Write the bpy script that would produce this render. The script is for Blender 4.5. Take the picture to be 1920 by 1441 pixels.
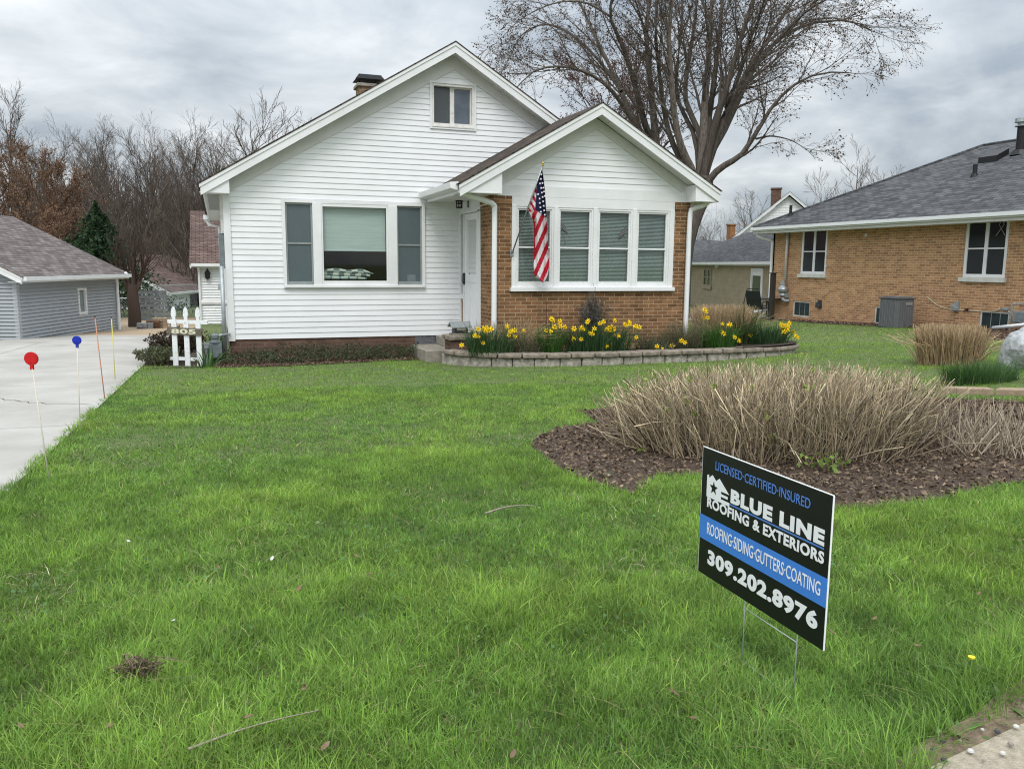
import bpy, bmesh, math, random
import numpy as np
from mathutils import Vector, Matrix
random.seed(7)
rng = np.random.default_rng(11)
for o in list(bpy.data.objects): bpy.data.objects.remove(o)
S = bpy.context.scene
C = S.collection

# ------------------------------------------------------------------ camera
FPX = 1530.6; PITCH = .1459; ROLL = .0082; YAW = .3434
CAM = np.array([-.2274, -15.6355, 1.3915])
_cp, _sp, _cy, _sy = math.cos(PITCH), math.sin(PITCH), math.cos(YAW), math.sin(YAW)
FW = np.array([_sy*_cp, _cy*_cp, -_sp]); RT = np.array([_cy, -_sy, 0.]); UP = np.cross(RT, FW)
RT, UP = RT*math.cos(ROLL)+UP*math.sin(ROLL), -RT*math.sin(ROLL)+UP*math.cos(ROLL)
cd = bpy.data.cameras.new('camera'); cam = bpy.data.objects.new('camera', cd); C.objects.link(cam)
cd.sensor_width = 36; cd.lens = 36*FPX/1920; cd.clip_start = .05; cd.clip_end = 3000
cam.matrix_world = Matrix(((RT[0], UP[0], -FW[0], CAM[0]), (RT[1], UP[1], -FW[1], CAM[1]), (RT[2], UP[2], -FW[2], CAM[2]), (0, 0, 0, 1)))
S.camera = cam
S.render.resolution_x, S.render.resolution_y = 1024, 768

# ------------------------------------------------------------------ sky and sun
S.view_settings.view_transform = 'Standard'; S.view_settings.look = 'None'
S.cycles.use_denoising = True; S.cycles.denoising_prefilter = 'NONE'; S.cycles.filter_width = 1.1; S.cycles.use_adaptive_sampling = False; S.cycles.use_light_tree = False
S.view_settings.exposure = 0.50; S.view_settings.gamma = 1.0
SUN_EL, SUN_AZ = math.radians(52), math.radians(205)      # azimuth measured from +Y clockwise
W = bpy.data.worlds.new('World'); S.world = W; W.use_nodes = True
nt = W.node_tree; nt.nodes.clear()
def nd(t, **k):
    n = nt.nodes.new(t)
    for a, b in k.items(): setattr(n, a, b)
    return n
def L(a, b): nt.links.new(a, b)
wo = nd('ShaderNodeOutputWorld'); bg = nd('ShaderNodeBackground'); bg.inputs[1].default_value = .1
sky = nd('ShaderNodeTexSky', sky_type='NISHITA', sun_disc=False)
sky.sun_elevation = SUN_EL; sky.sun_rotation = SUN_AZ
tc = nd('ShaderNodeTexCoord'); sx = nd('ShaderNodeSeparateXYZ'); L(tc.outputs['Generated'], sx.inputs[0])
def mth(op, a, b=None, c=None, clamp=False):
    n = nd('ShaderNodeMath', operation=op); n.use_clamp = clamp
    for i, v in enumerate((a, b, c)):
        if v is None: continue
        if isinstance(v, (int, float)): n.inputs[i].default_value = v
        else: L(v, n.inputs[i])
    return n.outputs[0]
zz = mth('ADD', mth('MAXIMUM', sx.outputs[2], 0.), .27)
cv = nd('ShaderNodeCombineXYZ'); L(mth('DIVIDE', sx.outputs[0], zz), cv.inputs[0]); L(mth('DIVIDE', sx.outputs[1], zz), cv.inputs[1])
def noise(vec, scale, det, rough, dist=0., off=(0, 0, 0)):
    m = nd('ShaderNodeMapping'); L(vec, m.inputs[0]); m.inputs['Location'].default_value = off
    n = nd('ShaderNodeTexNoise'); L(m.outputs[0], n.inputs[0])
    n.inputs['Scale'].default_value = scale; n.inputs['Detail'].default_value = det; n.inputs['Roughness'].default_value = rough; n.inputs['Distortion'].default_value = dist
    return n.outputs[0]
n1 = noise(cv.outputs[0], .80, 7, .55, .6, (3.1, .4, 0)); n2 = noise(cv.outputs[0], 2.6, 6, .55, .4, (1.7, 5.2, 0))
mixn = mth('ADD', mth('MULTIPLY', n1, .58), mth('MULTIPLY', n2, .42))
# darker cloud bank toward +X (east)
az = mth('MULTIPLY_ADD', sx.outputs[0], .19, -.085)
val = mth('SUBTRACT', mixn, mth('MAXIMUM', az, -.03))
cr = nd('ShaderNodeValToRGB'); L(val, cr.inputs[0])
e = cr.color_ramp.elements
e[0].position = .34; e[0].color = (.30, .355, .42, 1); e[1].position = .63; e[1].color = (.95, .975, .99, 1)
for p_, c_ in ((.41, (.40, .455, .515, 1)), (.47, (.53, .58, .625, 1)), (.54, (.70, .74, .77, 1))):
    k = e.new(p_); k.color = c_
# an overcast sky is brighter overhead than at the horizon
grad = mth('MULTIPLY_ADD', mth('POWER', mth('MAXIMUM', sx.outputs[2], 0.), 1.5), 19.0, 6.5)
vm = nd('ShaderNodeVectorMath', operation='SCALE'); L(cr.outputs[0], vm.inputs[0]); L(grad, vm.inputs['Scale'])
mx = nd('ShaderNodeMix', data_type='RGBA'); mx.inputs[0].default_value = .93
L(sky.outputs[0], mx.inputs[6]); L(vm.outputs[0], mx.inputs[7]); L(mx.outputs[2], bg.inputs[0]); L(bg.outputs[0], wo.inputs[0])
sl = bpy.data.lights.new('sun', 'SUN'); sl.energy = 1.1; sl.angle = math.radians(22); sl.color = (1, .965, .92)
so = bpy.data.objects.new('sun', sl); C.objects.link(so)
sd = Vector((math.sin(SUN_AZ)*math.cos(SUN_EL), math.cos(SUN_AZ)*math.cos(SUN_EL), math.sin(SUN_EL)))
so.rotation_euler = sd.to_track_quat('Z', 'Y').to_euler(); so.location = (0, -30, 40)

# ------------------------------------------------------------------ picking points in the place
def ray(u, v): return FW+RT*(u-960)/FPX-UP*(v-720.5)/FPX
def D(u, v, t): return CAM+ray(u, v)*t
def PY(u, v, Y): d = ray(u, v); return CAM+d*((Y-CAM[1])/d[1])
def PX(u, v, X): d = ray(u, v); return CAM+d*((X-CAM[0])/d[0])
def g(X, Y): return -.4168-.0368*np.clip(Y, -15, 17)+.03*np.clip(np.asarray(X)-8, 0, 12)
def G(u, v, lift=0.):
    z = -.3; d = ray(u, v)
    for _ in range(60):
        p = CAM+d*((z-CAM[2])/d[2]); z = .5*z+.5*(float(g(p[0], p[1]))+lift)
    return p

# ------------------------------------------------------------------ materials
MAT = {}
def newmat(name):
    m = bpy.data.materials.new(name); m.use_nodes = True; t = m.node_tree; t.nodes.clear()
    out = t.nodes.new('ShaderNodeOutputMaterial'); b = t.nodes.new('ShaderNodeBsdfPrincipled'); t.links.new(b.outputs[0], out.inputs[0])
    MAT[name] = m
    return m, t, b, out
def N(t, ty, **k):
    n = t.nodes.new(ty)
    for a, v in k.items(): setattr(n, a, v)
    return n
def rgba(c): return (c[0], c[1], c[2], 1)
def plain(name, c1, c2=None, scale=6., rough=.6, bump=0., bscale=60., spec=.35, metal=0., detail=6, stretch=None, lo=.35, hi=.65):
    """noise between two tones of the thing's own colour, optional bump"""
    m, t, b, out = newmat(name)
    c2 = c2 or tuple(x*.86 for x in c1)
    co = N(t, 'ShaderNodeTexCoord'); src = co.outputs['Object']
    if stretch:
        mp = N(t, 'ShaderNodeMapping'); mp.inputs['Scale'].default_value = stretch; t.links.new(src, mp.inputs[0]); src = mp.outputs[0]
    n = N(t, 'ShaderNodeTexNoise'); n.inputs['Scale'].default_value = scale; n.inputs['Detail'].default_value = detail; n.inputs['Roughness'].default_value = .62
    t.links.new(src, n.inputs[0])
    r = N(t, 'ShaderNodeValToRGB'); r.color_ramp.elements[0].position = lo; r.color_ramp.elements[1].position = hi
    r.color_ramp.elements[0].color = rgba(c1); r.color_ramp.elements[1].color = rgba(c2)
    t.links.new(n.outputs[0], r.inputs[0]); t.links.new(r.outputs[0], b.inputs['Base Color'])
    b.inputs['Roughness'].default_value = rough; b.inputs['Specular IOR Level'].default_value = spec; b.inputs['Metallic'].default_value = metal
    if bump:
        n2 = N(t, 'ShaderNodeTexNoise'); n2.inputs['Scale'].default_value = bscale; n2.inputs['Detail'].default_value = 8; t.links.new(src, n2.inputs[0])
        bp = N(t, 'ShaderNodeBump'); bp.inputs['Strength'].default_value = bump; bp.inputs['Distance'].default_value = .02
        t.links.new(n2.outputs[0], bp.inputs['Height']); t.links.new(bp.outputs[0], b.inputs['Normal'])
    return m
def bricks(name, ca, cb, mortar_or_shadow, w, h, msize, bias=0., noise_amt=.35, bump=.5, offset=.5, rough=.85, nscale=3., squash=None, smooth=.1):  # joint colour; on shingle roofs it paints the shadow line between courses
    m, t, b, out = newmat(name)
    co = N(t, 'ShaderNodeTexCoord')
    br = N(t, 'ShaderNodeTexBrick'); br.offset = offset
    t.links.new(co.outputs['UV'], br.inputs['Vector'])
    br.inputs['Color1'].default_value = rgba(ca); br.inputs['Color2'].default_value = rgba(cb); br.inputs['Mortar'].default_value = rgba(mortar_or_shadow)
    br.inputs['Scale'].default_value = 1.; br.inputs['Mortar Size'].default_value = msize; br.inputs['Mortar Smooth'].default_value = smooth
    br.inputs['Bias'].default_value = bias; br.inputs['Brick Width'].default_value = w; br.inputs['Row Height'].default_value = h
    n = N(t, 'ShaderNodeTexNoise'); n.inputs['Scale'].default_value = nscale; n.inputs['Detail'].default_value = 8; n.inputs['Roughness'].default_value = .7
    t.links.new(co.outputs['UV'], n.inputs[0])
    mp = N(t, 'ShaderNodeMapRange'); mp.inputs[1].default_value = .25; mp.inputs[2].default_value = .75; mp.inputs[3].default_value = 1-noise_amt; mp.inputs[4].default_value = 1+noise_amt
    t.links.new(n.outputs[0], mp.inputs[0])
    vm_ = N(t, 'ShaderNodeVectorMath', operation='SCALE'); t.links.new(br.outputs[0], vm_.inputs[0]); t.links.new(mp.outputs[0], vm_.inputs['Scale'])
    t.links.new(vm_.outputs[0], b.inputs['Base Color']); b.inputs['Roughness'].default_value = rough; b.inputs['Specular IOR Level'].default_value = .12
    n2 = N(t, 'ShaderNodeTexNoise'); n2.inputs['Scale'].default_value = 70; n2.inputs['Detail'].default_value = 6; t.links.new(co.outputs['UV'], n2.inputs[0])
    s1 = N(t, 'ShaderNodeMath', operation='MULTIPLY_ADD'); t.links.new(br.outputs[1], s1.inputs[0]); s1.inputs[1].default_value = -1.
    s2 = N(t, 'ShaderNodeMath', operation='MULTIPLY'); t.links.new(n2.outputs[0], s2.inputs[0]); s2.inputs[1].default_value = .5; t.links.new(s2.outputs[0], s1.inputs[2])
    bp = N(t, 'ShaderNodeBump'); bp.inputs['Strength'].default_value = bump; bp.inputs['Distance'].default_value = .012
    t.links.new(s1.outputs[0], bp.inputs['Height']); t.links.new(bp.outputs[0], b.inputs['Normal'])
    return m
def leafmat(name, rough=.55, transl=.3, spec=.3):
    """colour per blade or leaf from the mesh, part of the light passes through"""
    m, t, b, out = newmat(name)
    a = N(t, 'ShaderNodeAttribute'); a.attribute_name = 'col'
    t.links.new(a.outputs[0], b.inputs['Base Color']); b.inputs['Roughness'].default_value = rough; b.inputs['Specular IOR Level'].default_value = spec
    if transl:
        tr = N(t, 'ShaderNodeBsdfTranslucent'); t.links.new(a.outputs[0], tr.inputs[0])
        ms = N(t, 'ShaderNodeMixShader'); ms.inputs[0].default_value = transl
        t.links.new(b.outputs[0], ms.inputs[1]); t.links.new(tr.outputs[0], ms.inputs[2]); t.links.new(ms.outputs[0], out.inputs[0])
    return m
def barkmat(name):
    m = leafmat(name, .95, 0, .1); t = m.node_tree; b = [n for n in t.nodes if n.type == 'BSDF_PRINCIPLED'][0]; a = [n for n in t.nodes if n.type == 'ATTRIBUTE'][0]
    co = N(t, 'ShaderNodeTexCoord'); mp = N(t, 'ShaderNodeMapping'); mp.inputs['Scale'].default_value = (5, 5, .8); t.links.new(co.outputs['Object'], mp.inputs[0])
    n = N(t, 'ShaderNodeTexNoise'); n.inputs['Scale'].default_value = 3.; n.inputs['Detail'].default_value = 9; n.inputs['Roughness'].default_value = .7; t.links.new(mp.outputs[0], n.inputs[0])
    r = N(t, 'ShaderNodeMapRange'); r.inputs[1].default_value = .3; r.inputs[2].default_value = .7; r.inputs[3].default_value = .45; r.inputs[4].default_value = 1.6; t.links.new(n.outputs[0], r.inputs[0])
    v = N(t, 'ShaderNodeVectorMath', operation='SCALE'); t.links.new(a.outputs[0], v.inputs[0]); t.links.new(r.outputs[0], v.inputs['Scale']); t.links.new(v.outputs[0], b.inputs['Base Color'])
    bp = N(t, 'ShaderNodeBump'); bp.inputs['Strength'].default_value = .9; bp.inputs['Distance'].default_value = .08; t.links.new(n.outputs[0], bp.inputs['Height']); t.links.new(bp.outputs[0], b.inputs['Normal'])
    return m
def glassmat(name, tint, refl=.9):
    m, t, b, out = newmat(name); t.nodes.remove(b)
    tr = N(t, 'ShaderNodeBsdfTransparent'); tr.inputs[0].default_value = rgba(tint)
    gl = N(t, 'ShaderNodeBsdfGlossy'); gl.inputs['Roughness'].default_value = .03; gl.inputs[0].default_value = (refl, refl, refl, 1)
    fr = N(t, 'ShaderNodeFresnel'); fr.inputs[0].default_value = 1.6
    ms = N(t, 'ShaderNodeMixShader'); t.links.new(fr.outputs[0], ms.inputs[0]); t.links.new(tr.outputs[0], ms.inputs[1]); t.links.new(gl.outputs[0], ms.inputs[2]); t.links.new(ms.outputs[0], out.inputs[0])
    return m
WHITE = plain('white_vinyl', (.80, .815, .83), (.745, .76, .77), 1.3, .42, spec=.4)
TRIM = plain('white_trim', (.78, .79, .80), (.70, .71, .71), 2.2, .45)
OLDTRIM = plain('weathered_white_paint', (.72, .71, .68), (.42, .40, .36), 9, .7, bump=.25, lo=.5, hi=.8)
SOFFIT = plain('soffit_vinyl', (.66, .665, .65), (.60, .60, .58), 3, .5)
BRICK = bricks('porch_brick', (.26, .138, .068), (.135, .071, .036), (.38, .28, .18), .205, .0677, .006, .0, .38, .55)
BRICK2 = bricks('tan_brick', (.49, .272, .138), (.285, .15, .078), (.60, .465, .32), .205, .0677, .0065, -.1, .25, .5)
FOUND = bricks('foundation_brick', (.15, .085, .06), (.105, .062, .046), (.15, .12, .10), .205, .0677, .006, 0, .4, .5)
BLOCK = bricks('concrete_block', (.36, .305, .215), (.33, .275, .19), (.39, .335, .245), .4, .2, .008, 0, .2, .3)
SH_BROWN = bricks('brown_shingle', (.098, .076, .062), (.052, .043, .037), (.02, .017, .016), .3, .135, .008, 0, .4, .6, rough=.95)  # darkest tone is a painted shadow between courses, in all four shingles
SH_TAUPE = bricks('taupe_shingle', (.21, .18, .17), (.115, .098, .094), (.045, .037, .036), .34, .14, .009, 0, .35, .6, rough=.95)
SH_RED = bricks('red_brown_shingle', (.165, .115, .10), (.10, .068, .06), (.035, .027, .026), .3, .15, .012, 0, .3, .6, rough=.95)
SH_GREY = bricks('grey_shingle', (.128, .131, .137), (.066, .068, .073), (.03, .032, .036), .32, .14, .009, 0, .35, .6, rough=.95)
GREYSIDE = plain('grey_vinyl', (.35, .37, .395), (.315, .335, .36), 1.2, .45)
DARK = plain('unlit_interior', (.012, .013, .016), rough=.9)  # near-black colour stands in for the darkness of unlit rooms
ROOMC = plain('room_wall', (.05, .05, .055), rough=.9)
SCREEN = plain('insect_screen', (.085, .115, .125), (.075, .10, .11), 30, .35, spec=.6)
ALU = plain('aluminium_frame', (.33, .36, .36), (.27, .29, .29), 5, .4, metal=.3)
SHADE = plain('roller_shade', (.47, .56, .53), (.41, .49, .46), 2, .8, stretch=(1, 1, 14))
BLIND = plain('green_grey_blind', (.27, .325, .30), (.225, .275, .255), 2.5, .55)
GLASS = glassmat('window_glass', (.86, .9, .89))
DGLASS = plain('dark_window_glass', (.008, .010, .013), (.012, .015, .02), 2, .06, spec=.6)
CONC = plain('driveway_concrete', (.43, .415, .385), (.315, .30, .27), .8, .85, bump=.25, bscale=90, detail=10)
WALK = plain('sidewalk_concrete', (.46, .40, .31), (.30, .26, .20), 38, .9, bump=.6, bscale=160, detail=10)
STEP = plain('old_concrete', (.34, .31, .26), (.21, .19, .16), 9, .9, bump=.4, bscale=70)
GRAVEL = plain('tan_gravel', (.42, .32, .22), (.30, .225, .15), 24, .95, bump=.6, bscale=60)
CAPST = plain('cap_stone', (.30, .255, .205), (.11, .095, .08), 8, .9, bump=.5, bscale=60, lo=.4, hi=.7)
BLOCKST = plain('split_face_block', (.50, .465, .405), (.22, .20, .17), 11, .95, bump=1., bscale=45)
EDGE = plain('edging_block', (.36, .27, .19), (.27, .205, .145), 14, .95, bump=.5)
SOIL = plain('soil', (.075, .055, .04), (.03, .022, .016), 30, .95, bump=.8)
TURF = plain('turf_thatch', (.10, .15, .04), (.15, .165, .07), 9, .95, bump=.8, bscale=120)
MULCHB = plain('mulch_base', (.11, .075, .055), (.04, .027, .02), 60, .95, bump=1., bscale=80)
BARK = plain('bark', (.085, .072, .06), (.04, .034, .029), 9, .95, bump=.8, bscale=14, stretch=(4, 4, .7))
BARKD = plain('dark_bark', (.06, .05, .043), (.035, .03, .026), 9, .95)
BLACK = plain('black_metal', (.012, .012, .013), (.02, .02, .021), 20, .45)
DGREY = plain('dark_grey_metal', (.05, .053, .058), (.04, .043, .047), 9, .5)
GALV = plain('galvanised_steel', (.42, .45, .46), (.32, .35, .36), 14, .45, metal=.5)
METER = plain('grey_meter_paint', (.20, .235, .245), (.14, .165, .17), 12, .55)
RED = plain('red_reflector', (.55, .008, .012), (.45, .006, .01), 8, .3)
BLUE = plain('blue_reflector', (.008, .03, .40), (.006, .022, .32), 8, .3)
FIBRE = plain('white_fibreglass', (.62, .58, .48), rough=.5)
ORANGE = plain('orange_rod', (.50, .22, .12), rough=.5)
YELLOW = plain('yellow_rod', (.62, .55, .10), rough=.5)
PICKET = plain('peeling_white_paint', (.76, .78, .79), (.40, .38, .34), 22, .7, bump=.3, lo=.56, hi=.74)
OLDWOOD = plain('weathered_wood', (.22, .20, .15), (.09, .08, .055), 11, .9, bump=.6, stretch=(1, 1, 8))
GREYWOOD = plain('grey_wood', (.27, .285, .295), (.16, .17, .175), 6, .9, bump=.4)
CREAM = plain('cream_paint', (.68, .66, .50), rough=.6)
SIGNK = plain('black_sign_plastic', (.006, .0065, .008), rough=.38, spec=.4)
SIGNW = plain('white_sign_ink', (.82, .84, .86), (.79, .81, .83), rough=.4)
SIGNB = plain('blue_sign_ink', (.055, .215, .66), (.05, .20, .62), rough=.4)
SIGNL = plain('light_blue_sign_ink', (.09, .21, .56), (.08, .19, .52), rough=.4)
FRED = plain('flag_red', (.50, .012, .035), (.40, .008, .028), 6, .75)
FWHT = plain('flag_white', (.78, .74, .76), (.70, .66, .69), 6, .75)
FBLU = plain('flag_blue', (.010, .015, .075), (.008, .011, .055), 6, .75)
BRASS = plain('brass', (.55, .38, .12), rough=.3, metal=.9)
SILVER = plain('silver_pole', (.30, .32, .32), rough=.35, metal=.7)
ROCKM = plain('white_quartz_rock', (.44, .45, .46), (.20, .21, .225), 9, .95, bump=1., bscale=16, spec=.15, lo=.42, hi=.78)
PETAL = plain('daffodil_petal', (.92, .80, .035), (.90, .70, .02), 30, .5)
TRUMPET = plain('daffodil_trumpet', (.92, .68, .012), (.90, .58, .01), 30, .5)
PEACH = plain('pale_orange_petal', (.72, .38, .08), rough=.5)
LITTER = plain('pale_litter', (.60, .60, .58), (.45, .44, .42), 30, .8)
DRYLEAF = plain('dry_leaf', (.21, .145, .09), (.13, .085, .05), 30, .8)
PLASTW = plain('off_white_pvc', (.66, .66, .62), (.52, .52, .48), 4, .5)
REDP = plain('red_mower_paint', (.20, .012, .014), rough=.4)
RUST = plain('rusty_iron', (.13, .055, .03), (.07, .03, .018), 30, .9)
GRASSM = leafmat('grass_blade', .55, .30, .22)
LEAFM = leafmat('leaf', .5, .25, .35)
STRAWM = leafmat('dry_stem', .8, .0, .2)
TWIGM = leafmat('twig_bark', .9, .0, .1)
TRUNKM = barkmat('maple_bark')
BUDM = leafmat('bud', .7, .15, .2)
NEEDLE = leafmat('evergreen_needles', .6, .15, .2)
CHIPM = leafmat('bark_chip', .9, .0, .1)

# ------------------------------------------------------------------ mesh helpers
LOC = {}
class Fr:
    """local frame on a wall: x along the wall, o outwards, z up"""
    def __init__(s, O, ex=(1, 0, 0), n=(0, -1, 0)):
        s.O = Vector(O); s.ex = Vector(ex).normalized(); s.n = Vector(n).normalized(); s.z = Vector((0, 0, 1))
    def __call__(s, x, o, z): return s.O+s.ex*x+s.n*o+s.z*z
WORLD = Fr((0, 0, 0), (1, 0, 0), (0, 1, 0))
class MB:
    def __init__(s, fr=WORLD): s.v = []; s.f = []; s.m = []; s.fr = fr; s.mi = 0
    def add(s, pts, faces):
        k = len(s.v); s.v += [tuple(s.fr(*p)) for p in pts]; fl = s.fr.ex.cross(s.fr.n).z < 0
        s.f += [tuple(k+i for i in (f[::-1] if fl else f)) for f in faces]; s.m += [s.mi]*len(faces)
    def box(s, x0, x1, o0, o1, z0, z1):
        p = [(x, o, z) for z in (z0, z1) for o in (o0, o1) for x in (x0, x1)]
        s.add(p, [(0, 2, 3, 1), (4, 5, 7, 6), (0, 1, 5, 4), (2, 6, 7, 3), (0, 4, 6, 2), (1, 3, 7, 5)]); return s
    def prism(s, poly, o0, o1):
        if sum(a[0]*b[1]-b[0]*a[1] for a, b in zip(poly, poly[1:]+poly[:1])) < 0: poly = poly[::-1]
        if o1 < o0: o0, o1 = o1, o0
        n = len(poly); p = [(x, o0, z) for x, z in poly]+[(x, o1, z) for x, z in poly]
        s.add(p, [tuple(range(n)), tuple(range(2*n-1, n-1, -1))]+[(i, i+n, (i+1) % n+n, (i+1) % n) for i in range(n)]); return s
    def vprism(s, poly, z0, z1):
        if sum(a[0]*b[1]-b[0]*a[1] for a, b in zip(poly, poly[1:]+poly[:1])) < 0: poly = poly[::-1]
        n = len(poly); p = [(x, o, z0) for x, o in poly]+[(x, o, z1) for x, o in poly]
        s.add(p, [tuple(range(n-1, -1, -1)), tuple(range(n, 2*n))]+[(i, (i+1) % n, (i+1) % n+n, i+n) for i in range(n)]); return s
    def quad(s, a, b, c, d): s.add([a, b, c, d], [(0, 1, 2, 3)]); return s
    def tube(s, path, r, n=8, cap=True):
        P = [Vector(s.fr(*p)) for p in path]; k0 = len(s.v); R = r if isinstance(r, (list, tuple)) else [r]*len(P)
        for i, p in enumerate(P):
            d = (P[min(i+1, len(P)-1)]-P[max(i-1, 0)]).normalized()
            a = d.cross(Vector((.31, .2, .93))); a = a.normalized() if a.length > .05 else d.cross(Vector((1, 0, 0))).normalized(); b = d.cross(a)
            for j in range(n): t = 2*math.pi*j/n; s.v.append(tuple(p+(a*math.cos(t)+b*math.sin(t))*R[i]))
        fs = [(k0+i*n+j, k0+i*n+(j+1) % n, k0+(i+1)*n+(j+1) % n, k0+(i+1)*n+j) for i in range(len(P)-1) for j in range(n)]
        if cap: fs += [tuple(k0+j for j in range(n-1, -1, -1)), tuple(k0+(len(P)-1)*n+j for j in range(n))]
        s.f += fs; s.m += [s.mi]*len(fs); return s
    def lathe(s, c, prof, n=14):
        return s.tube([(c[0], c[1], c[2]+z) for r, z in prof], [max(r, .0005) for r, z in prof], n)
    def build(s, name, mats, parent=None, bevel=0., smooth=False, thick=0.):
        me = bpy.data.meshes.new(name); loc = Vector(LOC.get(parent, (0, 0, 0)) if parent is not None else (0, 0, 0))
        V = np.array(s.v, float)-np.array(loc) if s.v else np.zeros((0, 3))
        me.from_pydata(V.tolist(), [], s.f)
        mats = mats if isinstance(mats, (list, tuple)) else [mats]
        for m in mats: me.materials.append(m)
        if len(mats) > 1: me.polygons.foreach_set('material_index', s.m)
        me.update(); wallmap(me, loc)
        if smooth: me.polygons.foreach_set('use_smooth', [True]*len(me.polygons))
        o = bpy.data.objects.new(name, me); C.objects.link(o)
        if parent is not None: o.parent = parent; LOC[o] = tuple(loc)
        if bevel:
            b = o.modifiers.new('bevel', 'BEVEL'); b.width = bevel; b.segments = 2; b.limit_method = 'ANGLE'; b.angle_limit = .6
        if thick:
            b = o.modifiers.new('solid', 'SOLIDIFY'); b.thickness = thick; b.offset = 0
        return o
def wallmap(me, loc=(0, 0, 0)):
    """metres along the level direction of each face and up its slope"""
    uv = me.uv_layers.new(name='UVMap'); d = np.zeros(len(me.loops)*2)
    for p in me.polygons:
        n = p.normal; t = Vector((0, 0, 1)).cross(n)
        t = t.normalized() if t.length > .02 else Vector((1, 0, 0)); b = n.cross(t)
        for li in p.loop_indices:
            c = me.vertices[me.loops[li].vertex_index].co+Vector(loc); d[2*li] = c.dot(t); d[2*li+1] = c.dot(b)
    uv.data.foreach_set('uv', d)
def np_mesh(name, V, F, mat, parent=None, col=None, smooth=False):
    """V (n,3); F (m,k) all faces of k corners or a list of such arrays; col (n,3) per-vertex colour"""
    Fs = F if isinstance(F, list) else [F]
    me = bpy.data.meshes.new(name); V = np.asarray(V, np.float32)
    loc = LOC.get(parent, (0, 0, 0)) if parent is not None else (0, 0, 0); V = V-np.array(loc, np.float32)
    me.vertices.add(len(V)); me.vertices.foreach_set('co', V.astype(np.float32).ravel())
    lp = np.concatenate([f.ravel() for f in Fs]).astype(np.int32); tot = np.concatenate([np.full(len(f), f.shape[1]) for f in Fs]).astype(np.int32)
    st = np.concatenate([[0], np.cumsum(tot)[:-1]]).astype(np.int32)
    me.loops.add(len(lp)); me.loops.foreach_set('vertex_index', lp)
    me.polygons.add(len(tot)); me.polygons.foreach_set('loop_start', st); me.polygons.foreach_set('loop_total', tot)
    if col is not None:
        a = me.color_attributes.new('col', 'FLOAT_COLOR', 'POINT')
        a.data.foreach_set('color', np.concatenate([np.asarray(col), np.ones((len(V), 1))], 1).astype(np.float32).ravel())
    me.materials.append(mat); me.update(calc_edges=True)
    if smooth: me.polygons.foreach_set('use_smooth', [True]*len(me.polygons))
    o = bpy.data.objects.new(name, me); C.objects.link(o)
    if parent is not None: o.parent = parent; LOC[o] = tuple(loc)
    return o
def thing(name, label, cat, loc=(0, 0, 0), group=None):
    o = bpy.data.objects.new(name, None); C.objects.link(o); o.location = loc; o.empty_display_size = .2
    LOC[o] = tuple(float(x) for x in loc); return tag(o, label, cat, group)
def tag(o, label, cat, group=None, kind=None):
    if label: o['label'] = label
    if cat: o['category'] = cat
    if group: o['group'] = group
    if kind: o['kind'] = kind
    return o
def dup(root, loc, rotz=0., scale=1., label=None):
    r = root.copy(); C.objects.link(r); r.location = loc; r.rotation_euler = (0, 0, rotz); r.scale = (scale,)*3 if isinstance(scale, (int, float)) else scale
    if label: r['label'] = label
    for ch in root.children:
        c = ch.copy(); C.objects.link(c); c.parent = r
        for gch in ch.children: d = gch.copy(); C.objects.link(d); d.parent = c
    return r
# many thin blades: flat strips bending over
def blades(base, hgt, lean, ang, wid, col, seg=2, tipcol=None, droop=1.6, twist=None):
    n = len(base); ts = np.linspace(0, 1, seg+1); d = np.stack([np.cos(ang), np.sin(ang), np.zeros(n)], 1)
    fa = ang+np.pi/2+(twist if twist is not None else rng.normal(0, .7, n)); sdir = np.stack([np.cos(fa), np.sin(fa), np.zeros(n)], 1)
    V = []; Cc = []
    for i, t in enumerate(ts):
        p = base+d*(hgt*lean*t**droop)[:, None]; p[:, 2] += hgt*t*(1-.35*np.minimum(lean, 1.6)*t)
        w = wid*(1-.55*t) if t < 1 else wid*0
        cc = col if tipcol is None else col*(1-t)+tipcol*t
        if t < 1: V += [p-sdir*(w/2)[:, None], p+sdir*(w/2)[:, None]]; Cc += [cc, cc]
        else: V += [p]; Cc += [cc]
    k = len(V); VV = np.stack(V, 1).reshape(-1, 3); CC = np.stack(Cc, 1).reshape(-1, 3)
    b = (np.arange(n)*k)[:, None]; Q = []
    for i in range(seg-1): Q.append(b+np.array([[2*i, 2*i+1, 2*i+3, 2*i+2]]))
    T = b+np.array([[2*seg-2, 2*seg-1, 2*seg]])
    return VV, ([np.concatenate(Q)] if Q else [])+[T], CC
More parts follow.
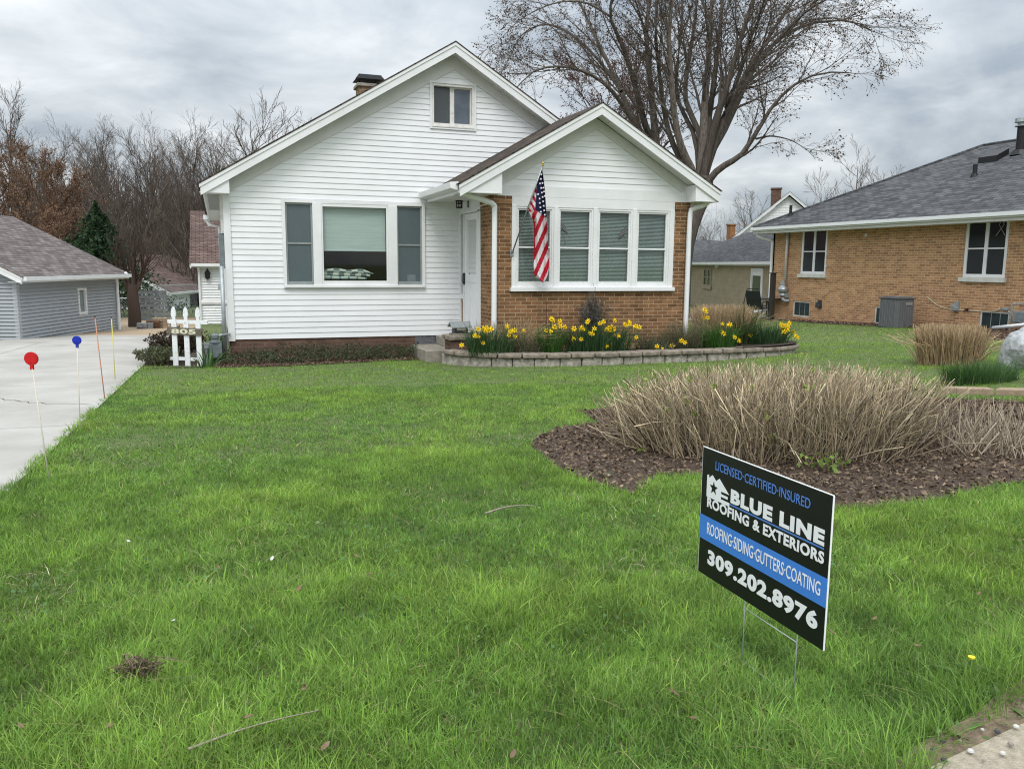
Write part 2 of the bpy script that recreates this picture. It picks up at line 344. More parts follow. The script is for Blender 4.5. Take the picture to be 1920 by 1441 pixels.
# many thin tubes along polylines  P (n,k,3), R (n,k)
def tubes(P, R, col, n=3):
    m, k, _ = P.shape; d = np.empty_like(P); d[:, 1:-1] = P[:, 2:]-P[:, :-2]; d[:, 0] = P[:, 1]-P[:, 0]; d[:, -1] = P[:, -1]-P[:, -2]
    d /= np.linalg.norm(d, axis=2, keepdims=True)+1e-9
    ref = np.where(np.abs(d[:, :, 2:3]) > .9, np.array([1., 0, 0]), np.array([0, 0, 1.]))
    a = np.cross(d, ref); a /= np.linalg.norm(a, axis=2, keepdims=True)+1e-9; b = np.cross(d, a)
    th = np.arange(n)*2*np.pi/n
    V = P[:, :, None, :]+R[:, :, None, None]*(a[:, :, None, :]*np.cos(th)[None, None, :, None]+b[:, :, None, :]*np.sin(th)[None, None, :, None])
    idx = np.arange(m*k*n).reshape(m, k, n); nx = np.roll(idx, -1, axis=2)
    F = np.stack([idx[:, :-1], nx[:, :-1], nx[:, 1:], idx[:, 1:]], -1).reshape(-1, 4)
    if col.ndim == 2: col = np.repeat(col[:, None, :], k, 1)
    CC = np.repeat(col[:, :, None, :], n, 2).reshape(-1, 3)
    return V.reshape(-1, 3), F, CC
def join(parts):
    V = []; C_ = []; F = {}; k = 0
    for v, fs, c in parts:
        for f in (fs if isinstance(fs, list) else [fs]): F.setdefault(f.shape[1], []).append(f+k)
        V.append(v); C_.append(c); k += len(v)
    return np.concatenate(V), [np.concatenate(x) for x in F.values()], np.concatenate(C_)
def tones(n, palette, jit=.12):
    P = np.array(palette); w = rng.dirichlet(np.full(len(P), .8), n); c = w@P
    return np.clip(c*(1+rng.normal(0, jit, (n, 1))), .002, .95)
# scattered small leaves or buds: each two crossed little faces
def leaves(pos, size, col, aspect=.6, flat=0.):
    n = len(pos); u = rng.normal(0, 1, (n, 3)); u[:, 2] *= (1-flat); u /= np.linalg.norm(u, axis=1, keepdims=True)
    w = np.cross(u, rng.normal(0, 1, (n, 3))); w /= np.linalg.norm(w, axis=1, keepdims=True)+1e-9; nn = np.cross(u, w)
    s = size[:, None]; a = aspect
    V = np.stack([pos-u*s*.5, pos+w*s*a*.5+nn*s*.12, pos+u*s*.5, pos-w*s*a*.5+nn*s*.12], 1).reshape(-1, 3)
    F = np.arange(4*n).reshape(n, 4); return V, F, np.repeat(col, 4, 0)
def buds(pos, size, col):
    V1, F1, C1 = leaves(pos, size, col, .7); V2, F2, C2 = leaves(pos, size*.9, col*.85, .7)
    return np.concatenate([V1, V2]), np.concatenate([F1, F2+len(V1)]), np.concatenate([C1, C2])
# branches growing off branches
def grow(P, R, per, lr, ang, up, k=5, t0=.25, rr=.55, jit=.12, lmin=0.):
    m = len(P); n = m*per; par = np.repeat(np.arange(m), per); kk = P.shape[1]
    t = t0+(1-t0)*((np.tile(np.arange(per), m)+rng.random(n))/per); x = np.clip(t*(kk-1), 0, kk-1.001); i = x.astype(int); f = (x-i)[:, None]
    st = P[par, i]*(1-f)+P[par, i+1]*f; rad = R[par, i]*(1-f[:, 0])+R[par, i+1]*f[:, 0]
    tg = P[par, i+1]-P[par, i]; tg /= np.linalg.norm(tg, axis=1, keepdims=True)+1e-9
    ln = np.linalg.norm(np.diff(P, axis=1), axis=2).sum(1)[par]*lr*(1-.55*t)*rng.uniform(.65, 1.3, n)+lmin
    q = rng.normal(0, 1, (n, 3)); q -= tg*(q*tg).sum(1, keepdims=True); q /= np.linalg.norm(q, axis=1, keepdims=True)
    a = ang*rng.uniform(.6, 1.3, n); d = tg*np.cos(a)[:, None]+q*np.sin(a)[:, None]
    Q = np.empty((n, k, 3)); Q[:, 0] = st; stp = ln/(k-1)
    for j in range(1, k):
        d = d+rng.normal(0, jit, (n, 3)); d[:, 2] += up[0]+(up[1]-up[0])*j/(k-1); d /= np.linalg.norm(d, axis=1, keepdims=True)
        Q[:, j] = Q[:, j-1]+d*stp[:, None]
    r0 = np.minimum(rad*.75, rad.clip(min=.002)*rr+ln*.004); RR = r0[:, None]*np.linspace(1, .3, k)[None]
    return Q, RR
def smooth_path(pts, k=14):
    P = np.array(pts, float); t = np.linspace(0, len(P)-1, k); i = np.clip(t.astype(int), 0, len(P)-2); f = (t-i)[:, None]
    P0 = P[np.clip(i-1, 0, None)]; P1 = P[i]; P2 = P[i+1]; P3 = P[np.clip(i+2, None, len(P)-1)]
    return .5*((2*P1)+(-P0+P2)*f+(2*P0-5*P1+4*P2-P3)*f**2+(-P0+3*P1-3*P2+P3)*f**3)

# ------------------------------------------------------------------ ground
def inpoly(x, y, poly):
    P = np.array(poly); c = np.zeros(len(x), bool); j = len(P)-1
    for i in range(len(P)):
        a = (P[i, 1] > y) != (P[j, 1] > y)
        with np.errstate(divide='ignore', invalid='ignore'): xx = (P[j, 0]-P[i, 0])*(y-P[i, 1])/(P[j, 1]-P[i, 1])+P[i, 0]
        c ^= a & (x < xx); j = i
    return c
def sheet(name, xs, ys, dz, mat, keep=None):
    X, Y = np.meshgrid(xs, ys); Z = g(X, Y)+dz; V = np.stack([X, Y, Z], -1).reshape(-1, 3); nx = len(xs)
    i = (np.arange(len(ys)-1)[:, None]*nx+np.arange(nx-1)[None]).ravel(); F = np.stack([i, i+1, i+nx+1, i+nx], 1)
    o = np_mesh(name, V, F, mat); o['kind'] = 'structure'; return o
def patch(name, poly, dz, mat, step=.25, kind='structure', side=0.):
    """flat-lying patch that follows the ground, cut to an outline"""
    bm = bmesh.new(); P = []
    for i in range(len(poly)):
        a, b = np.array(poly[i]), np.array(poly[(i+1) % len(poly)]); n = max(1, int(np.linalg.norm(b-a)/step))
        P += [a+(b-a)*k/n for k in range(n)]
    vs = [bm.verts.new((p[0], p[1], float(g(p[0], p[1]))+dz)) for p in P]; f = bm.faces.new(vs)
    bmesh.ops.triangulate(bm, faces=[f])
    if side:
        r = bmesh.ops.extrude_face_region(bm, geom=list(bm.faces)); bmesh.ops.translate(bm, vec=(0, 0, -side), verts=[v for v in r['geom'] if isinstance(v, bmesh.types.BMVert)])
    bmesh.ops.recalc_face_normals(bm, faces=bm.faces)
    me = bpy.data.meshes.new(name); bm.to_mesh(me); bm.free(); me.materials.append(mat)
    o = bpy.data.objects.new(name, me); C.objects.link(o); o['kind'] = kind; return o
xs = np.concatenate([[-900, -300, -120], np.linspace(-60, 80, 141), [140, 320, 900]]); ys = np.concatenate([[-400, -100, -40], np.linspace(-20, 60, 81), [90, 160, 400, 1500]])
sheet('ground', xs, ys, 0., TURF)
DX = -1.52
patch('driveway', [(-9, -15), (DX, -15), (DX, 2.), (-1.6, 8), (-1.7, 11), (-4.6, 12.3), (-6.5, 8.5), (-9, 5)], .02, CONC, .5)
for i_, y_ in enumerate((-11.2, -7.2, -3.2, .9, 5.)): patch('driveway_joint', [(-9, y_), (DX, y_+.02), (DX, y_+.030), (-9, y_+.010)], .0245, STEP, .6)
for cr_p in ([(-1.6, -5.6), (-2.3, -5.2), (-2.8, -4.6), (-3.6, -4.5), (-4.5, -3.9)], [(-3.0, -9.4), (-2.7, -8.6), (-2.95, -7.9), (-2.5, -7.3)]):
    q_ = [(a+random.uniform(-.04, .04), b+random.uniform(-.05, .05)) for a, b in smooth_path([(a, b, 0) for a, b in cr_p], 30)[:, :2]]; patch('driveway_crack', q_+[(a+.007, b+.009) for a, b in q_[::-1]], .0248, SOIL, .6)
patch('driveway_joint', [(-4.6, -15), (-4.585, -15), (-4.588, 8), (-4.6, 8)], .0245, STEP, .6)
patch('gravel_drive', [(-1.7, 11), (-1.0, 18.5), (-1.2, 23), (-6, 24), (-4.6, 12.3)], .012, GRAVEL, .5)
patch('sidewalk', [(1.38, -14.22), (4.5, -13.66), (8, -13.1), (8, -17), (-6, -17), (-6, -15.45)], .05, WALK, .4)
patch('soil_strip', [(1.1, -14.28), (1.42, -14.13), (1.72, -14.06), (1.95, -13.97), (2.6, -13.86), (4.5, -13.5), (4.5, -13.75), (2.2, -14.15), (1.9, -14.19), (1.5, -14.26), (1.3, -14.40)], .046, plain('sandy_dirt', (.23, .175, .115), (.11, .08, .055), 26, .95, bump=.8), .15)
MULCH = [tuple(G(*p)[:2]) for p in ((995, 836), (1012, 818), (1060, 801), (1130, 795))]+[(3.2, -8.0), (5.0, -7.5), (7.2, -8.2), (8.6, -9.6), (7.6, -11.2)]+[tuple(G(*p)[:2]) for p in ((1990, 915), (1920, 905), (1840, 922), (1750, 942), (1640, 954), (1556, 956), (1420, 920), (1330, 893), (1240, 893), (1185, 929), (1100, 906), (1042, 878))]
patch('mulch_bed', MULCH, .012, MULCHB, .15)
RBED = [(14.9, -1.8), (17.0, 1.0), (16.95, 3.2), (17.3, 7.6), (17.85, 8.6), (17.85, -8), (15.6, -8)]
patch('house_bed', RBED, .012, MULCHB, .3)
FBED = [(-.35, -1.15), (.8, -1.25), (2.0, -1.0), (3.3, -.75), (3.6, -.1), (3.6, .2), (-.35, .2)]
patch('foundation_bed', FBED, .012, MULCHB, .2)
SIDEBED = [(-1.52, -.9), (-.2, -.95), (-.3, .1), (-.15, 6.), (-1.2, 6.), (-1.5, 3.)]
patch('side_bed', SIDEBED, .008, SOIL, .3)
patch('patio', [(15.5, 9.2), (20.5, 9.2), (24, 16), (16, 16)], .02, STEP, .5)

# ------------------------------------------------------------------ walls with lapped boards, windows
def siding(mb, iv, z0, z1, holes=(), E=.1016, lip=.013, base=.0):
    def cut(a, b):
        la, ra = iv(a); lb, rb = iv(b); pcs = [[la, ra, lb, rb]]
        for hx0, hx1, hz0, hz1 in holes:
            if hz0 <= a+1e-6 and hz1 >= b-1e-6:
                new = []
                for p in pcs:
                    if hx1 <= min(p[0], p[2]) or hx0 >= max(p[1], p[3]): new.append(p); continue
                    if p[0] < hx0: new.append([p[0], hx0, p[2], hx0])
                    if p[1] > hx1: new.append([hx1, p[1], hx1, p[3]])
                pcs = new
        return pcs
    z = z0; k = 0
    while z < z1-1e-4:
        zt = min(z+E, z1); br = sorted({z, zt}|{h for H in holes for h in H[2:] if z < h < zt})
        for a, b in zip(br[:-1], br[1:]):
            oa, ob = base+lip*(1-(a-z)/E), base+lip*(1-(b-z)/E)
            for la, ra, lb, rb in cut(a, b):
                if ra-la < 1e-3 and rb-lb < 1e-3: continue
                mb.quad((la, oa, a), (ra, oa, a), (rb, ob, b), (lb, ob, b))
                if a == z: mb.quad((la, base-.001, a), (ra, base-.001, a), (ra, oa, a), (la, oa, a))
        z = zt; k += 1
def frame_ring(mb, x0, x1, z0, z1, w, o0, o1, wb=None, wt=None):
    wb = w if wb is None else wb; wt = w if wt is None else wt
    mb.box(x0, x0+w, o0, o1, z0, z1); mb.box(x1-w, x1, o0, o1, z0, z1)
    mb.box(x0+w, x1-w, o0, o1, z0, z0+wb); mb.box(x0+w, x1-w, o0, o1, z1-wt, z1)
def pane(fr, name, x0, x1, z0, z1, o, parent, m=None, t=.006):
    return MB(fr).quad((x0, o, z0), (x1, o, z0), (x1, o, z1), (x0, o, z1)).build(name, m or GLASS, parent)

# ------------------------------------------------------------------ the white house
F0 = Fr((0, 0, 0)); PD = 1.962; F1 = Fr((0, -PD, 0)); FS = Fr((4.26, 0, 0), (0, -1, 0), (-1, 0, 0))
def w0(u, v, o=0.): p = PY(u, v, -o); return p[0], p[2]
def w1(u, v, o=0.): p = PY(u, v, -PD-o); return p[0], p[2]
H = thing('white_house', 'white vinyl sided bungalow with a brown brick porch under a second gable', 'house', (4, 3, -.45))
RX, RZ, ES = 4.08, 5.46, .6                                   # ridge
def rz(x): return RZ-ES*abs(x-RX)
ax, az_ = w0(852, 129); lx, lz = w0(442, 350); sl_ = (az_-lz)/(ax-lx)
TW = (.955, 3.50, .985, 2.475); GW = (3.715, 4.525, 3.985, 4.745)
def iv(z):
    d = max(0., (az_-z)/sl_); return max(.0, ax-d), min(8.16, ax+d)
wl = MB(F0); siding(wl, iv, 0., az_, [TW, GW])
wl.box(-.02, .0, -.03, .0, 0, 2.6)
bx = MB(F0)
wall = wl.build('wall', WHITE, H)
hb = MB(F0)                                                    # the unseen sides of the house
FL = Fr((-.08, 0, 0), (0, 1, 0), (-1, 0, 0)); hl = MB(FL); siding(hl, lambda z: (0.02, 10.), 0, 2.64, (), lip=.013); hl.build('side_wall', WHITE, H)
hb.box(8.2, 8.26, -10, 0, -.5, 2.7); hb.box(-.08, 8.26, -10.06, -10, -.5, 2.7); hb.prism([(-.08, 2.6), (8.26, 2.6), (RX, 5.15)], -10.05, -10); hb.build('rear_wall', WHITE, H)
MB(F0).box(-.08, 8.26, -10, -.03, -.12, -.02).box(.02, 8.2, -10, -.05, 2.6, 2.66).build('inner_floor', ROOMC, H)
cp = MB(F0).box(-.105, .012, -.02, .035, -.03, 2.62).box(-.105, -.07, -.1, -.0, -.029, 2.619); cp.build('corner_post', TRIM, H, bevel=.004)
fb = MB(F0).box(-.06, 3.35, -.3, -.012, -.75, 0.).box(-.06, .1, -9.9, -.3, -.75, 0.).box(3.9, 8.2, -.3, -.012, -.75, 0.); fb.build('foundation', FOUND, H)
MB(F0).box(3.35, 3.9, -.3, -.008, -.75, 0.).build('foundation', plain('painted_foundation', (.17, .175, .185), (.09, .095, .10), 14, .9, bump=.4), H)
def gable_roof(fr, x0, x1, rx, rzv, es, o0, o1, shingle, parent, fasc=.2, over=.35, th=.010):
    """shingled slabs, a stepped rake board and soffits for a gable whose ridge runs along o"""
    rf = lambda x: rzv-es*abs(x-rx); r = MB(fr)
    for a in (x0, x1): r.prism([(a, rf(a)-.012), (rx, rzv-.012), (rx, rzv+th), (a+(-.03 if a < rx else .03), rf(a)+th-.01)], o0, o1+.008)
    r.build('roof', shingle, parent)
    f = MB(fr)
    for a in (x0, x1):
        f.prism([(a, rf(a)-.07), (rx, rzv-.07), (rx, rzv-.014), (a, rf(a)-.014)], o1-.03, o1)
        f.prism([(a+.02*(1 if a < rx else -1), rf(a)-fasc), (rx, rzv-fasc-.0), (rx, rzv-.07), (a+.02*(1 if a < rx else -1), rf(a)-.06)], o1-.045, o1-.015)
    f.build('rake_board', TRIM, parent)
    s = MB(fr)
    for a in (x0, x1): s.prism([(a+.03*(1 if a < rx else -1), rf(a)-fasc+.045), (rx, rzv-fasc+.045), (rx, rzv-fasc+.06), (a, rf(a)-fasc+.06)], o1-over, o1-.04)
    n = int(abs(x1-rx)/.23)
    for i in range(1, n):                                     # panel joints across the sloping soffit
        for sg in (-1, 1):
            x = rx+sg*i*.23
            if x0+.1 < x < x1-.1: s.prism([(x, rf(x)-fasc+.036), (x+.012, rf(x+.012)-fasc+.036), (x+.012, rf(x+.012)-fasc+.046), (x, rf(x)-fasc+.046)], o1-over, o1-.05)
    s.build('soffit', SOFFIT, parent)
gable_roof(F0, -.48, 8.64, RX, RZ, ES, -10.4, .35, SH_BROWN, H)
fz = MB(F0)                                                    # frieze board along the gable
for a, b in ((0., ax), (8.16, ax)):
    fz.prism([(a, az_-sl_*abs(a-ax)-.02), (b, az_-.02), (b, rz(b)-.15)]+([(RX, RZ-.15)] if min(a, b) < RX < max(a, b) else [])+[(a, rz(a)-.15)], -.02, .03)
fz.build('frieze_board', SOFFIT, H)
ev = MB(F0).box(-.40, -.1, -10.3, .3, 2.585, 2.60)             # level eave soffit, its vents and the fascia
ev.mi = 1
for i in range(24): ev.box(-.36, -.15, -.1-.2*i-.08, -.1-.2*i, 2.574, 2.586)
ev.build('eave_soffit', [SOFFIT, plain('vent_slot', (.42, .42, .40))], H)
MB(F0).box(-.43, -.40, -10.3, .28, 2.56, 2.75).build('fascia', TRIM, H)
MB(F0).prism([(-.40, 2.575), (.012, 2.575), (.012, 2.83)], .0, .305).build('cornice_return', TRIM, H)
MB(F0).box(-.56, -.43, -10.3, -9.0, 2.56, 2.68).tube([(-.5, -9.1, 2.58), (-.42, -9.1, 2.42), (-.15, -9.1, 2.36), (-.13, -9.1, 0)], .045, 8).build('gutter', WHITE, H)
# chimney
ch = MB(F0).box(3.0, 3.52, -4.5, -4, 4.2, 5.42); cho = ch.build('chimney', bricks('chimney_brick', (.27, .175, .105), (.17, .10, .06), (.34, .28, .2), .205, .0677, .006, 0, .3, .5), H); MB(F0).box(2.95, 3.57, -4.55, -3.95, 5.42, 5.49).build('chimney_crown', STEP, cho, bevel=.01)
cc = MB(F0)
for x in (3.07, 3.45):
    for o in (-4.08, -4.42): cc.box(x-.015, x+.015, o-.015, o+.015, 5.49, 5.6)
cc.prism([(2.93, 5.59), (3.59, 5.59), (3.5, 5.68), (3.02, 5.68)], -4.55, -3.95); cc.box(3.0, 3.52, -4.5, -4.0, 5.68, 5.695); cc.build('chimney_cap', DGREY, cho)
# triple window of the main wall
tw = thing  # (parts below hang on the house)
xl, xr, zb, zt = .895, 3.55, .925, 2.53
wf = MB(F0); frame_ring(wf, xl, xr, zb, zt, .06, -.02, .05)
xa, _ = w0(586.5, 450); xb, _ = w0(602.5, 450); xc, _ = w0(727, 450); xd, _ = w0(744, 450)
wf.box(xa, xb, -.03, .06, zb+.05, zt-.06); wf.box(xc, xd, -.03, .06, zb+.05, zt-.06)
frame_ring(wf, xb, xc, zb+.06, zt-.06, .03, -.01, .045, wb=.075, wt=.055)
wf.box(xl+.02, xr-.02, .0, .075, zb+.01, zb+.055)
wfo = wf.build('window', TRIM, H, bevel=.005)
pane(F0, 'pane', xb+.025, xc-.025, zb+.13, zt-.11, .012, wfo)
MB(F0).box(xb+.03, xc-.03, -.075, -.07, w0(660, 470)[1], zt-.09).tube([(xb+.03, -.07, w0(660, 470)[1]), (xc-.03, -.07, w0(660, 470)[1])], .012, 6).build('roller_shade', SHADE, H)
for a, b in ((xl+.06, xa), (xd, xr-.06)):
    sh = MB(F0); z0, z1 = zb+.055, zt-.06; zm = (z0+z1)/2+.02
    frame_ring(sh, a, b, z0, z1, .03, -.025, .005, wb=.07); sh.box(a+.03, b-.03, -.03, .008, zm-.018, zm+.012)
    so_ = sh.build('window_sash', ALU, H)
    pane(F0, 'insect_screen', a+.03, b-.03, z0+.06, z1-.03, -.012, so_, SCREEN)
rm = MB(F0).box(.2, 4.0, -3.2, -3.15, .0, 2.6).box(.2, .25, -3.2, -.1, 0, 2.6).box(3.95, 4.0, -3.2, -.1, 0, 2.6); rm.build('dark_inner_wall', DARK, H)  # room box added in near-black so the window looks dark inside
MB(F0).box(xd+.36-.16, xd+.36, -.014, -.008, zb+.115, zb+.26).build('window_sticker', plain('window_sticker', (.16, .20, .21), (.13, .165, .175), 8, .5), H)
# attic window
gx0, gx1, gz0, gz1 = 3.665, 4.575, 3.93, 4.80
gw = MB(F0); frame_ring(gw, gx0, gx1, gz0, gz1, .035, -.01, .035)
gwo = gw.build('window', TRIM, H); gi = MB(F0); frame_ring(gi, gx0+.035, gx1-.035, gz0+.035, gz1-.035, .045, -.10, .018, wb=.075)
gi.box(gx0+.035, gx1-.035, -.02, .045, gz0+.035, gz0+.06)
gm, _ = w0(846.5, 200, -.08); gi.box(gm-.035, gm+.03, -.10, -.06, gz0+.1, gz1-.08); frame_ring(gi, gm+.03, gx1-.08, gz0+.11, gz1-.08, .02, -.09, -.065)
gi.build('frame', OLDTRIM, gwo)
pane(F0, 'insect_screen', gx0+.075, gm-.03, gz0+.1, gz1-.08, -.085, gwo, plain('dark_screen', (.045, .055, .06), (.06, .07, .072), 12, .3, spec=.6))
pane(F0, 'pane', gm+.03, gx1-.08, gz0+.1, gz1-.08, -.08, gwo, plain('attic_glass', (.10, .125, .155), (.06, .075, .10), 4, .08, spec=.7))
# the porch
XL, XR, PZ, PS = 4.25, 8.17, 2.565, .955
pb = MB(F1)
pb.box(XL, XR, -.12, 0, -.6, PS-.03); pb.box(XL, 4.63, -.12, 0, PS-.03, PZ-.13); pb.box(7.86, XR, -.12, 0, PS-.03, PZ-.13)
pb.box(XL-.02, 4.63, -.12, .02, PZ-.13, PZ-.0); pb.box(7.86, XR+.02, -.12, .02, PZ-.13, PZ)
pb.fr = FS; pb.box(1.36, PD-.12, -.12, .0, -.6, PZ-.13); pb.box(1.34, PD-.12, -.12, .02, PZ-.13, PZ); pb.box(.1, .24, -.12, 0, -.6, .72)
pb.fr = F1; pb.box(XR-.12, XR-.0, -PD, -.12, -.6, PZ)
pb.build('porch_wall', BRICK, H)
pt = MB(F1).box(XL-.035, XR+.035, -.13, .022, PZ, 2.755).box(XL-.05, 4.37, -.13, .028, PZ+.001, 2.90).box(8.05, XR+.05, -.13, .028, PZ+.001, 2.90)
pt.box(4.63, 7.86, -.1, .02, PZ-.17, PZ)
pt.box(4.60, 7.89, -.06, .075, PS-.035, PS+.035)
pt.build('porch_trim', TRIM, H, bevel=.004)
PRX, PRZ, PE = 6.14, 4.17, .572
pax, paz = w1(1119, 240.5); plx, plz = w1(936, 349); pes = (paz-2.755)/(pax-4.47)
pw = MB(F1); siding(pw, lambda z: (max(4.4, pax-(paz-z)/pes), min(8.05, pax+(paz-z)/pes)), 2.755, paz); pw.build('porch_gable', WHITE, H)
pf = MB(F1)
for a, b in ((XL, pax), (XR, pax)):
    pf.prism([(a, max(2.755, paz-pes*abs(a-pax))), (4.47 if a < b else 2*pax-4.47, 2.755), (b, paz-.02), (b, PRZ-PE*abs(b-PRX)-.16)]+([(PRX, PRZ-.16)] if min(a, b) < PRX < max(a, b) else [])+[(a, PRZ-PE*abs(a-PRX)-.16)], -.02, .026)
pf.build('frieze_board', SOFFIT, H)
gable_roof(F1, 3.57, 8.60, PRX, PRZ, PE, -PD-.05, .40, SH_BROWN, H)
MB(F1).box(3.62, 4.3, -PD, .36, 2.565, 2.58).build('eave_soffit', SOFFIT, H); MB(F1).box(XR, 8.5, -PD, .36, 2.565, 2.58).build('eave_soffit', SOFFIT, H)
MB(F1).prism([(3.67, 2.566), (4.33, 2.566), (4.33, 2.94)], .0, .354).build('cornice_return', TRIM, H); MB(F1).prism([(8.60, 2.566), (8.09, 2.566), (8.09, 2.86)], .0, .354).build('cornice_return', TRIM, H)
gt = MB(F1).prism([(3.45, 2.63), (3.57, 2.60), (3.59, 2.74), (3.43, 2.73)], -PD+.02, .30); gt.build('gutter', WHITE, H, bevel=.006)
MB(F1).box(3.59, 3.62, -PD, .36, 2.55, 2.70).build('fascia', TRIM, H)
def spout(path, r=.036, name='downspout', parent=H, mat=WHITE): return MB().tube(smooth_path(path, 26).tolist(), r, 10).build(name, mat, parent, smooth=True)
spout([(3.66, -PD-.22, 2.6), (3.78, -PD-.19, 2.54), (4.12, -PD-.1, 2.46), (4.27, -PD-.08, 2.40), (4.29, -PD-.075, 2.24), (4.29, -PD-.075, 1.2), (4.29, -PD-.075, .4), (4.29, -PD-.075, -.3)], .047)
spout([(8.50, -PD-.16, 2.62), (8.46, -PD-.15, 2.55), (8.36, -PD-.12, 2.50), (8.22, -PD-.085, 2.45), (8.155, -PD-.08, 2.32), (8.15, -PD-.078, 1.2), (8.15, -PD-.078, .4), (8.15, -PD-.078, -.1)], .047)
# four porch windows with blinds
edges = [(966.5, 1037.5), (1044.5, 1111), (1118.5, 1184.5), (1191.5, 1253.5)]; zt1 = PZ-.17; zb1 = PS+.035
pm = MB(F1); xs_ = [4.63]+[w1(u, 460)[0] for e_ in edges for u in e_]+[7.86]
for i in range(0, len(xs_), 2): pm.box(xs_[i], xs_[i+1], -.06, .03, zb1-.02, zt1+.02)
pm.build('mullion', TRIM, H, bevel=.004)
for i in range(4):
    a, b = xs_[1+2*i], xs_[2+2*i]
    fr_ = MB(F1); frame_ring(fr_, a, b, zb1, zt1, .035, -.05, .012, wb=.05); frame_ring(fr_, a+.035, b-.035, zb1+.05, zt1-.035, .028, -.05, -.005, wb=.05)
    zm = (zb1+zt1)/2+.0; fr_.box(a+.06, b-.06, -.045, -.012, zm-.014, zm+.014)
    wo_ = fr_.build('porch_window', TRIM, H, bevel=.003)
    pane(F1, 'pane', a+.06, b-.06, zb1+.09, zt1-.06, -.03, wo_)
    bl = MB(F1); z = zb1+.085
    while z < zt1-.08: bl.quad((a+.05, -.075, z), (b-.05, -.075, z), (b-.05, -.098, z+.027), (a+.05, -.098, z+.027)); z += .025
    bl.box(a+.05, b-.05, -.125, -.115, zb1, zt1); bl.build('blind', BLIND, wo_)
pi_ = MB(F1).box(4.4, 8.1, -.5, -.45, 0, 2.5); pi_.build('dark_inner_wall', DARK, H)
# side door of the porch
dt = MB(FS).box(.0, .10, -.1, .02, -.1, 2.45).box(.235, .275, -.1, .015, -.1, 2.36).box(1.17, 1.36, -.1, .02, -.1, 2.36).box(.1, 1.36, -.1, .02, 2.34, 2.42).box(.0, PD-.02, -.1, .012, 2.42, 2.755).box(.1, .25, -.1, .03, .72, .80)
dt.build('door_trim', TRIM, H)
pane(FS, 'sidelight', .1, .235, .8, 2.34, -.02, H, SCREEN)
dd = MB(FS); frame_ring(dd, .28, 1.165, .05, 2.33, .11, -.05, -.005, wb=.1, wt=.12); dd.box(.39, 1.055, -.05, -.012, 1.05, 1.2); dd.box(.39, 1.055, -.05, -.02, .15, 1.05); dd.box(.70, .74, -.03, -.012, .15, 1.05)
do = dd.build('storm_door', WHITE, H, bevel=.004)
pane(FS, 'pane', .39, 1.055, 1.2, 2.21, -.035, do)
di = MB(FS).box(.38, 1.07, -.10, -.09, 0, 2.3)
for k in range(9): di.box(.40, 1.05, -.09, -.075, 1.22+k*.11, 1.235+k*.11)
di.box(.71, .735, -.09, -.07, 1.2, 2.25); di.build('inner_door', WHITE, do)
MB(FS).box(.30, .325, 0, .03, 1.0, 1.22).tube([(.312, .03, 1.03), (.312, .05, 1.06), (.312, .05, 1.17), (.312, .03, 1.2)], .008, 6).build('door_handle', BLACK, do)
# lantern by the porch door
lp = PX(876, 366, 4.24)
la = MB(); cx, cy_, cz = lp[0]-.17, lp[1]-.05, lp[2]-.13
la.tube([(lp[0]+.02, cy_, cz-.10), (lp[0]+.02, cy_, cz+.10)], .03, 8).tube(smooth_path([(lp[0]-.01, cy_, cz+.05), (lp[0]-.07, cy_, cz+.10), (cx, cy_, cz+.14), (cx, cy_, cz+.06)], 8).tolist(), .012, 6)
la.lathe((cx, cy_, cz-.12), [(.0, 0), (.062, .0), (.062, .02), (.05, .022), (.05, .028)], 8); la.lathe((cx, cy_, cz-.045), [(.062, 0), (.062, .02)], 8)
for k in range(6): t = k*math.pi/3; la.tube([(cx+.055*math.cos(t), cy_+.055*math.sin(t), cz-.11), (cx+.055*math.cos(t), cy_+.055*math.sin(t), cz+.01)], .008, 5)
la.lathe((cx, cy_, cz), [(.075, 0), (.072, .015), (.03, .09), (.018, .13), (.0, .16)], 10)
lo_ = la.build('lantern', BLACK, H)
MB().lathe((cx, cy_, cz-.10), [(.04, 0), (.042, .05), (.04, .1)], 10).build('lantern_glass', FWHT, lo_)
# electric service on the left corner
sv = MB().box(-.20, -.09, .12, .30, 1.28, 1.9); sv.build('meter_box', METER, H, bevel=.01)
MB().tube([(-.17, -.06, -.45), (-.17, -.06, 1.32)], .038, 10).build('conduit', GALV, H, smooth=True); MB().box(-.155, -.085, .1, .28, 1.9, 2.58).build('service_strip', OLDTRIM, H)
MB().lathe((-.20, .2, .88), [(.0, 0), (.05, .0), (.05, .12), (0, .12)], 10).tube([(-.17, .2, 1.3), (-.17, .2, .3)], .03, 8).build('conduit', GALV, H)
MB().tube([(-.55, .9, .62), (-.10, .9, .62)], .055, 10).build('vent_pipe', PLASTW, H)

# ------------------------------------------------------------------ flag and what hangs by the windows
pbase = np.array(PY(962, 470, -PD-.09)); ptip = np.array(PY(1018, 309, -PD-.62))
FLG = thing('flag', 'stars and stripes flag hanging limp from an angled pole on the porch', 'flag', tuple(pbase))
MB().tube([tuple(pbase+(ptip-pbase)*t) for t in (-.02, .97)], .0125, 8).build('flagpole', SILVER, FLG, smooth=True)
MB().lathe(tuple(ptip), [(.012, -.03), (.022, -.01), (.012, .0), (.026, .022), (.026, .034), (.0, .055)], 10).build('finial', BRASS, FLG, smooth=True)
MB().box(pbase[0]-.03, pbase[0]+.03, -PD-.04, -PD-.02, pbase[2]-.10, pbase[2]+.02).tube([(pbase[0], -PD-.03, pbase[2]-.05), tuple(pbase)], .02, 8).lathe((pbase[0], -PD-.09, pbase[2]-.09), [(.006, 0), (.02, .01), (.006, .03)], 8).build('bracket', GALV, FLG)
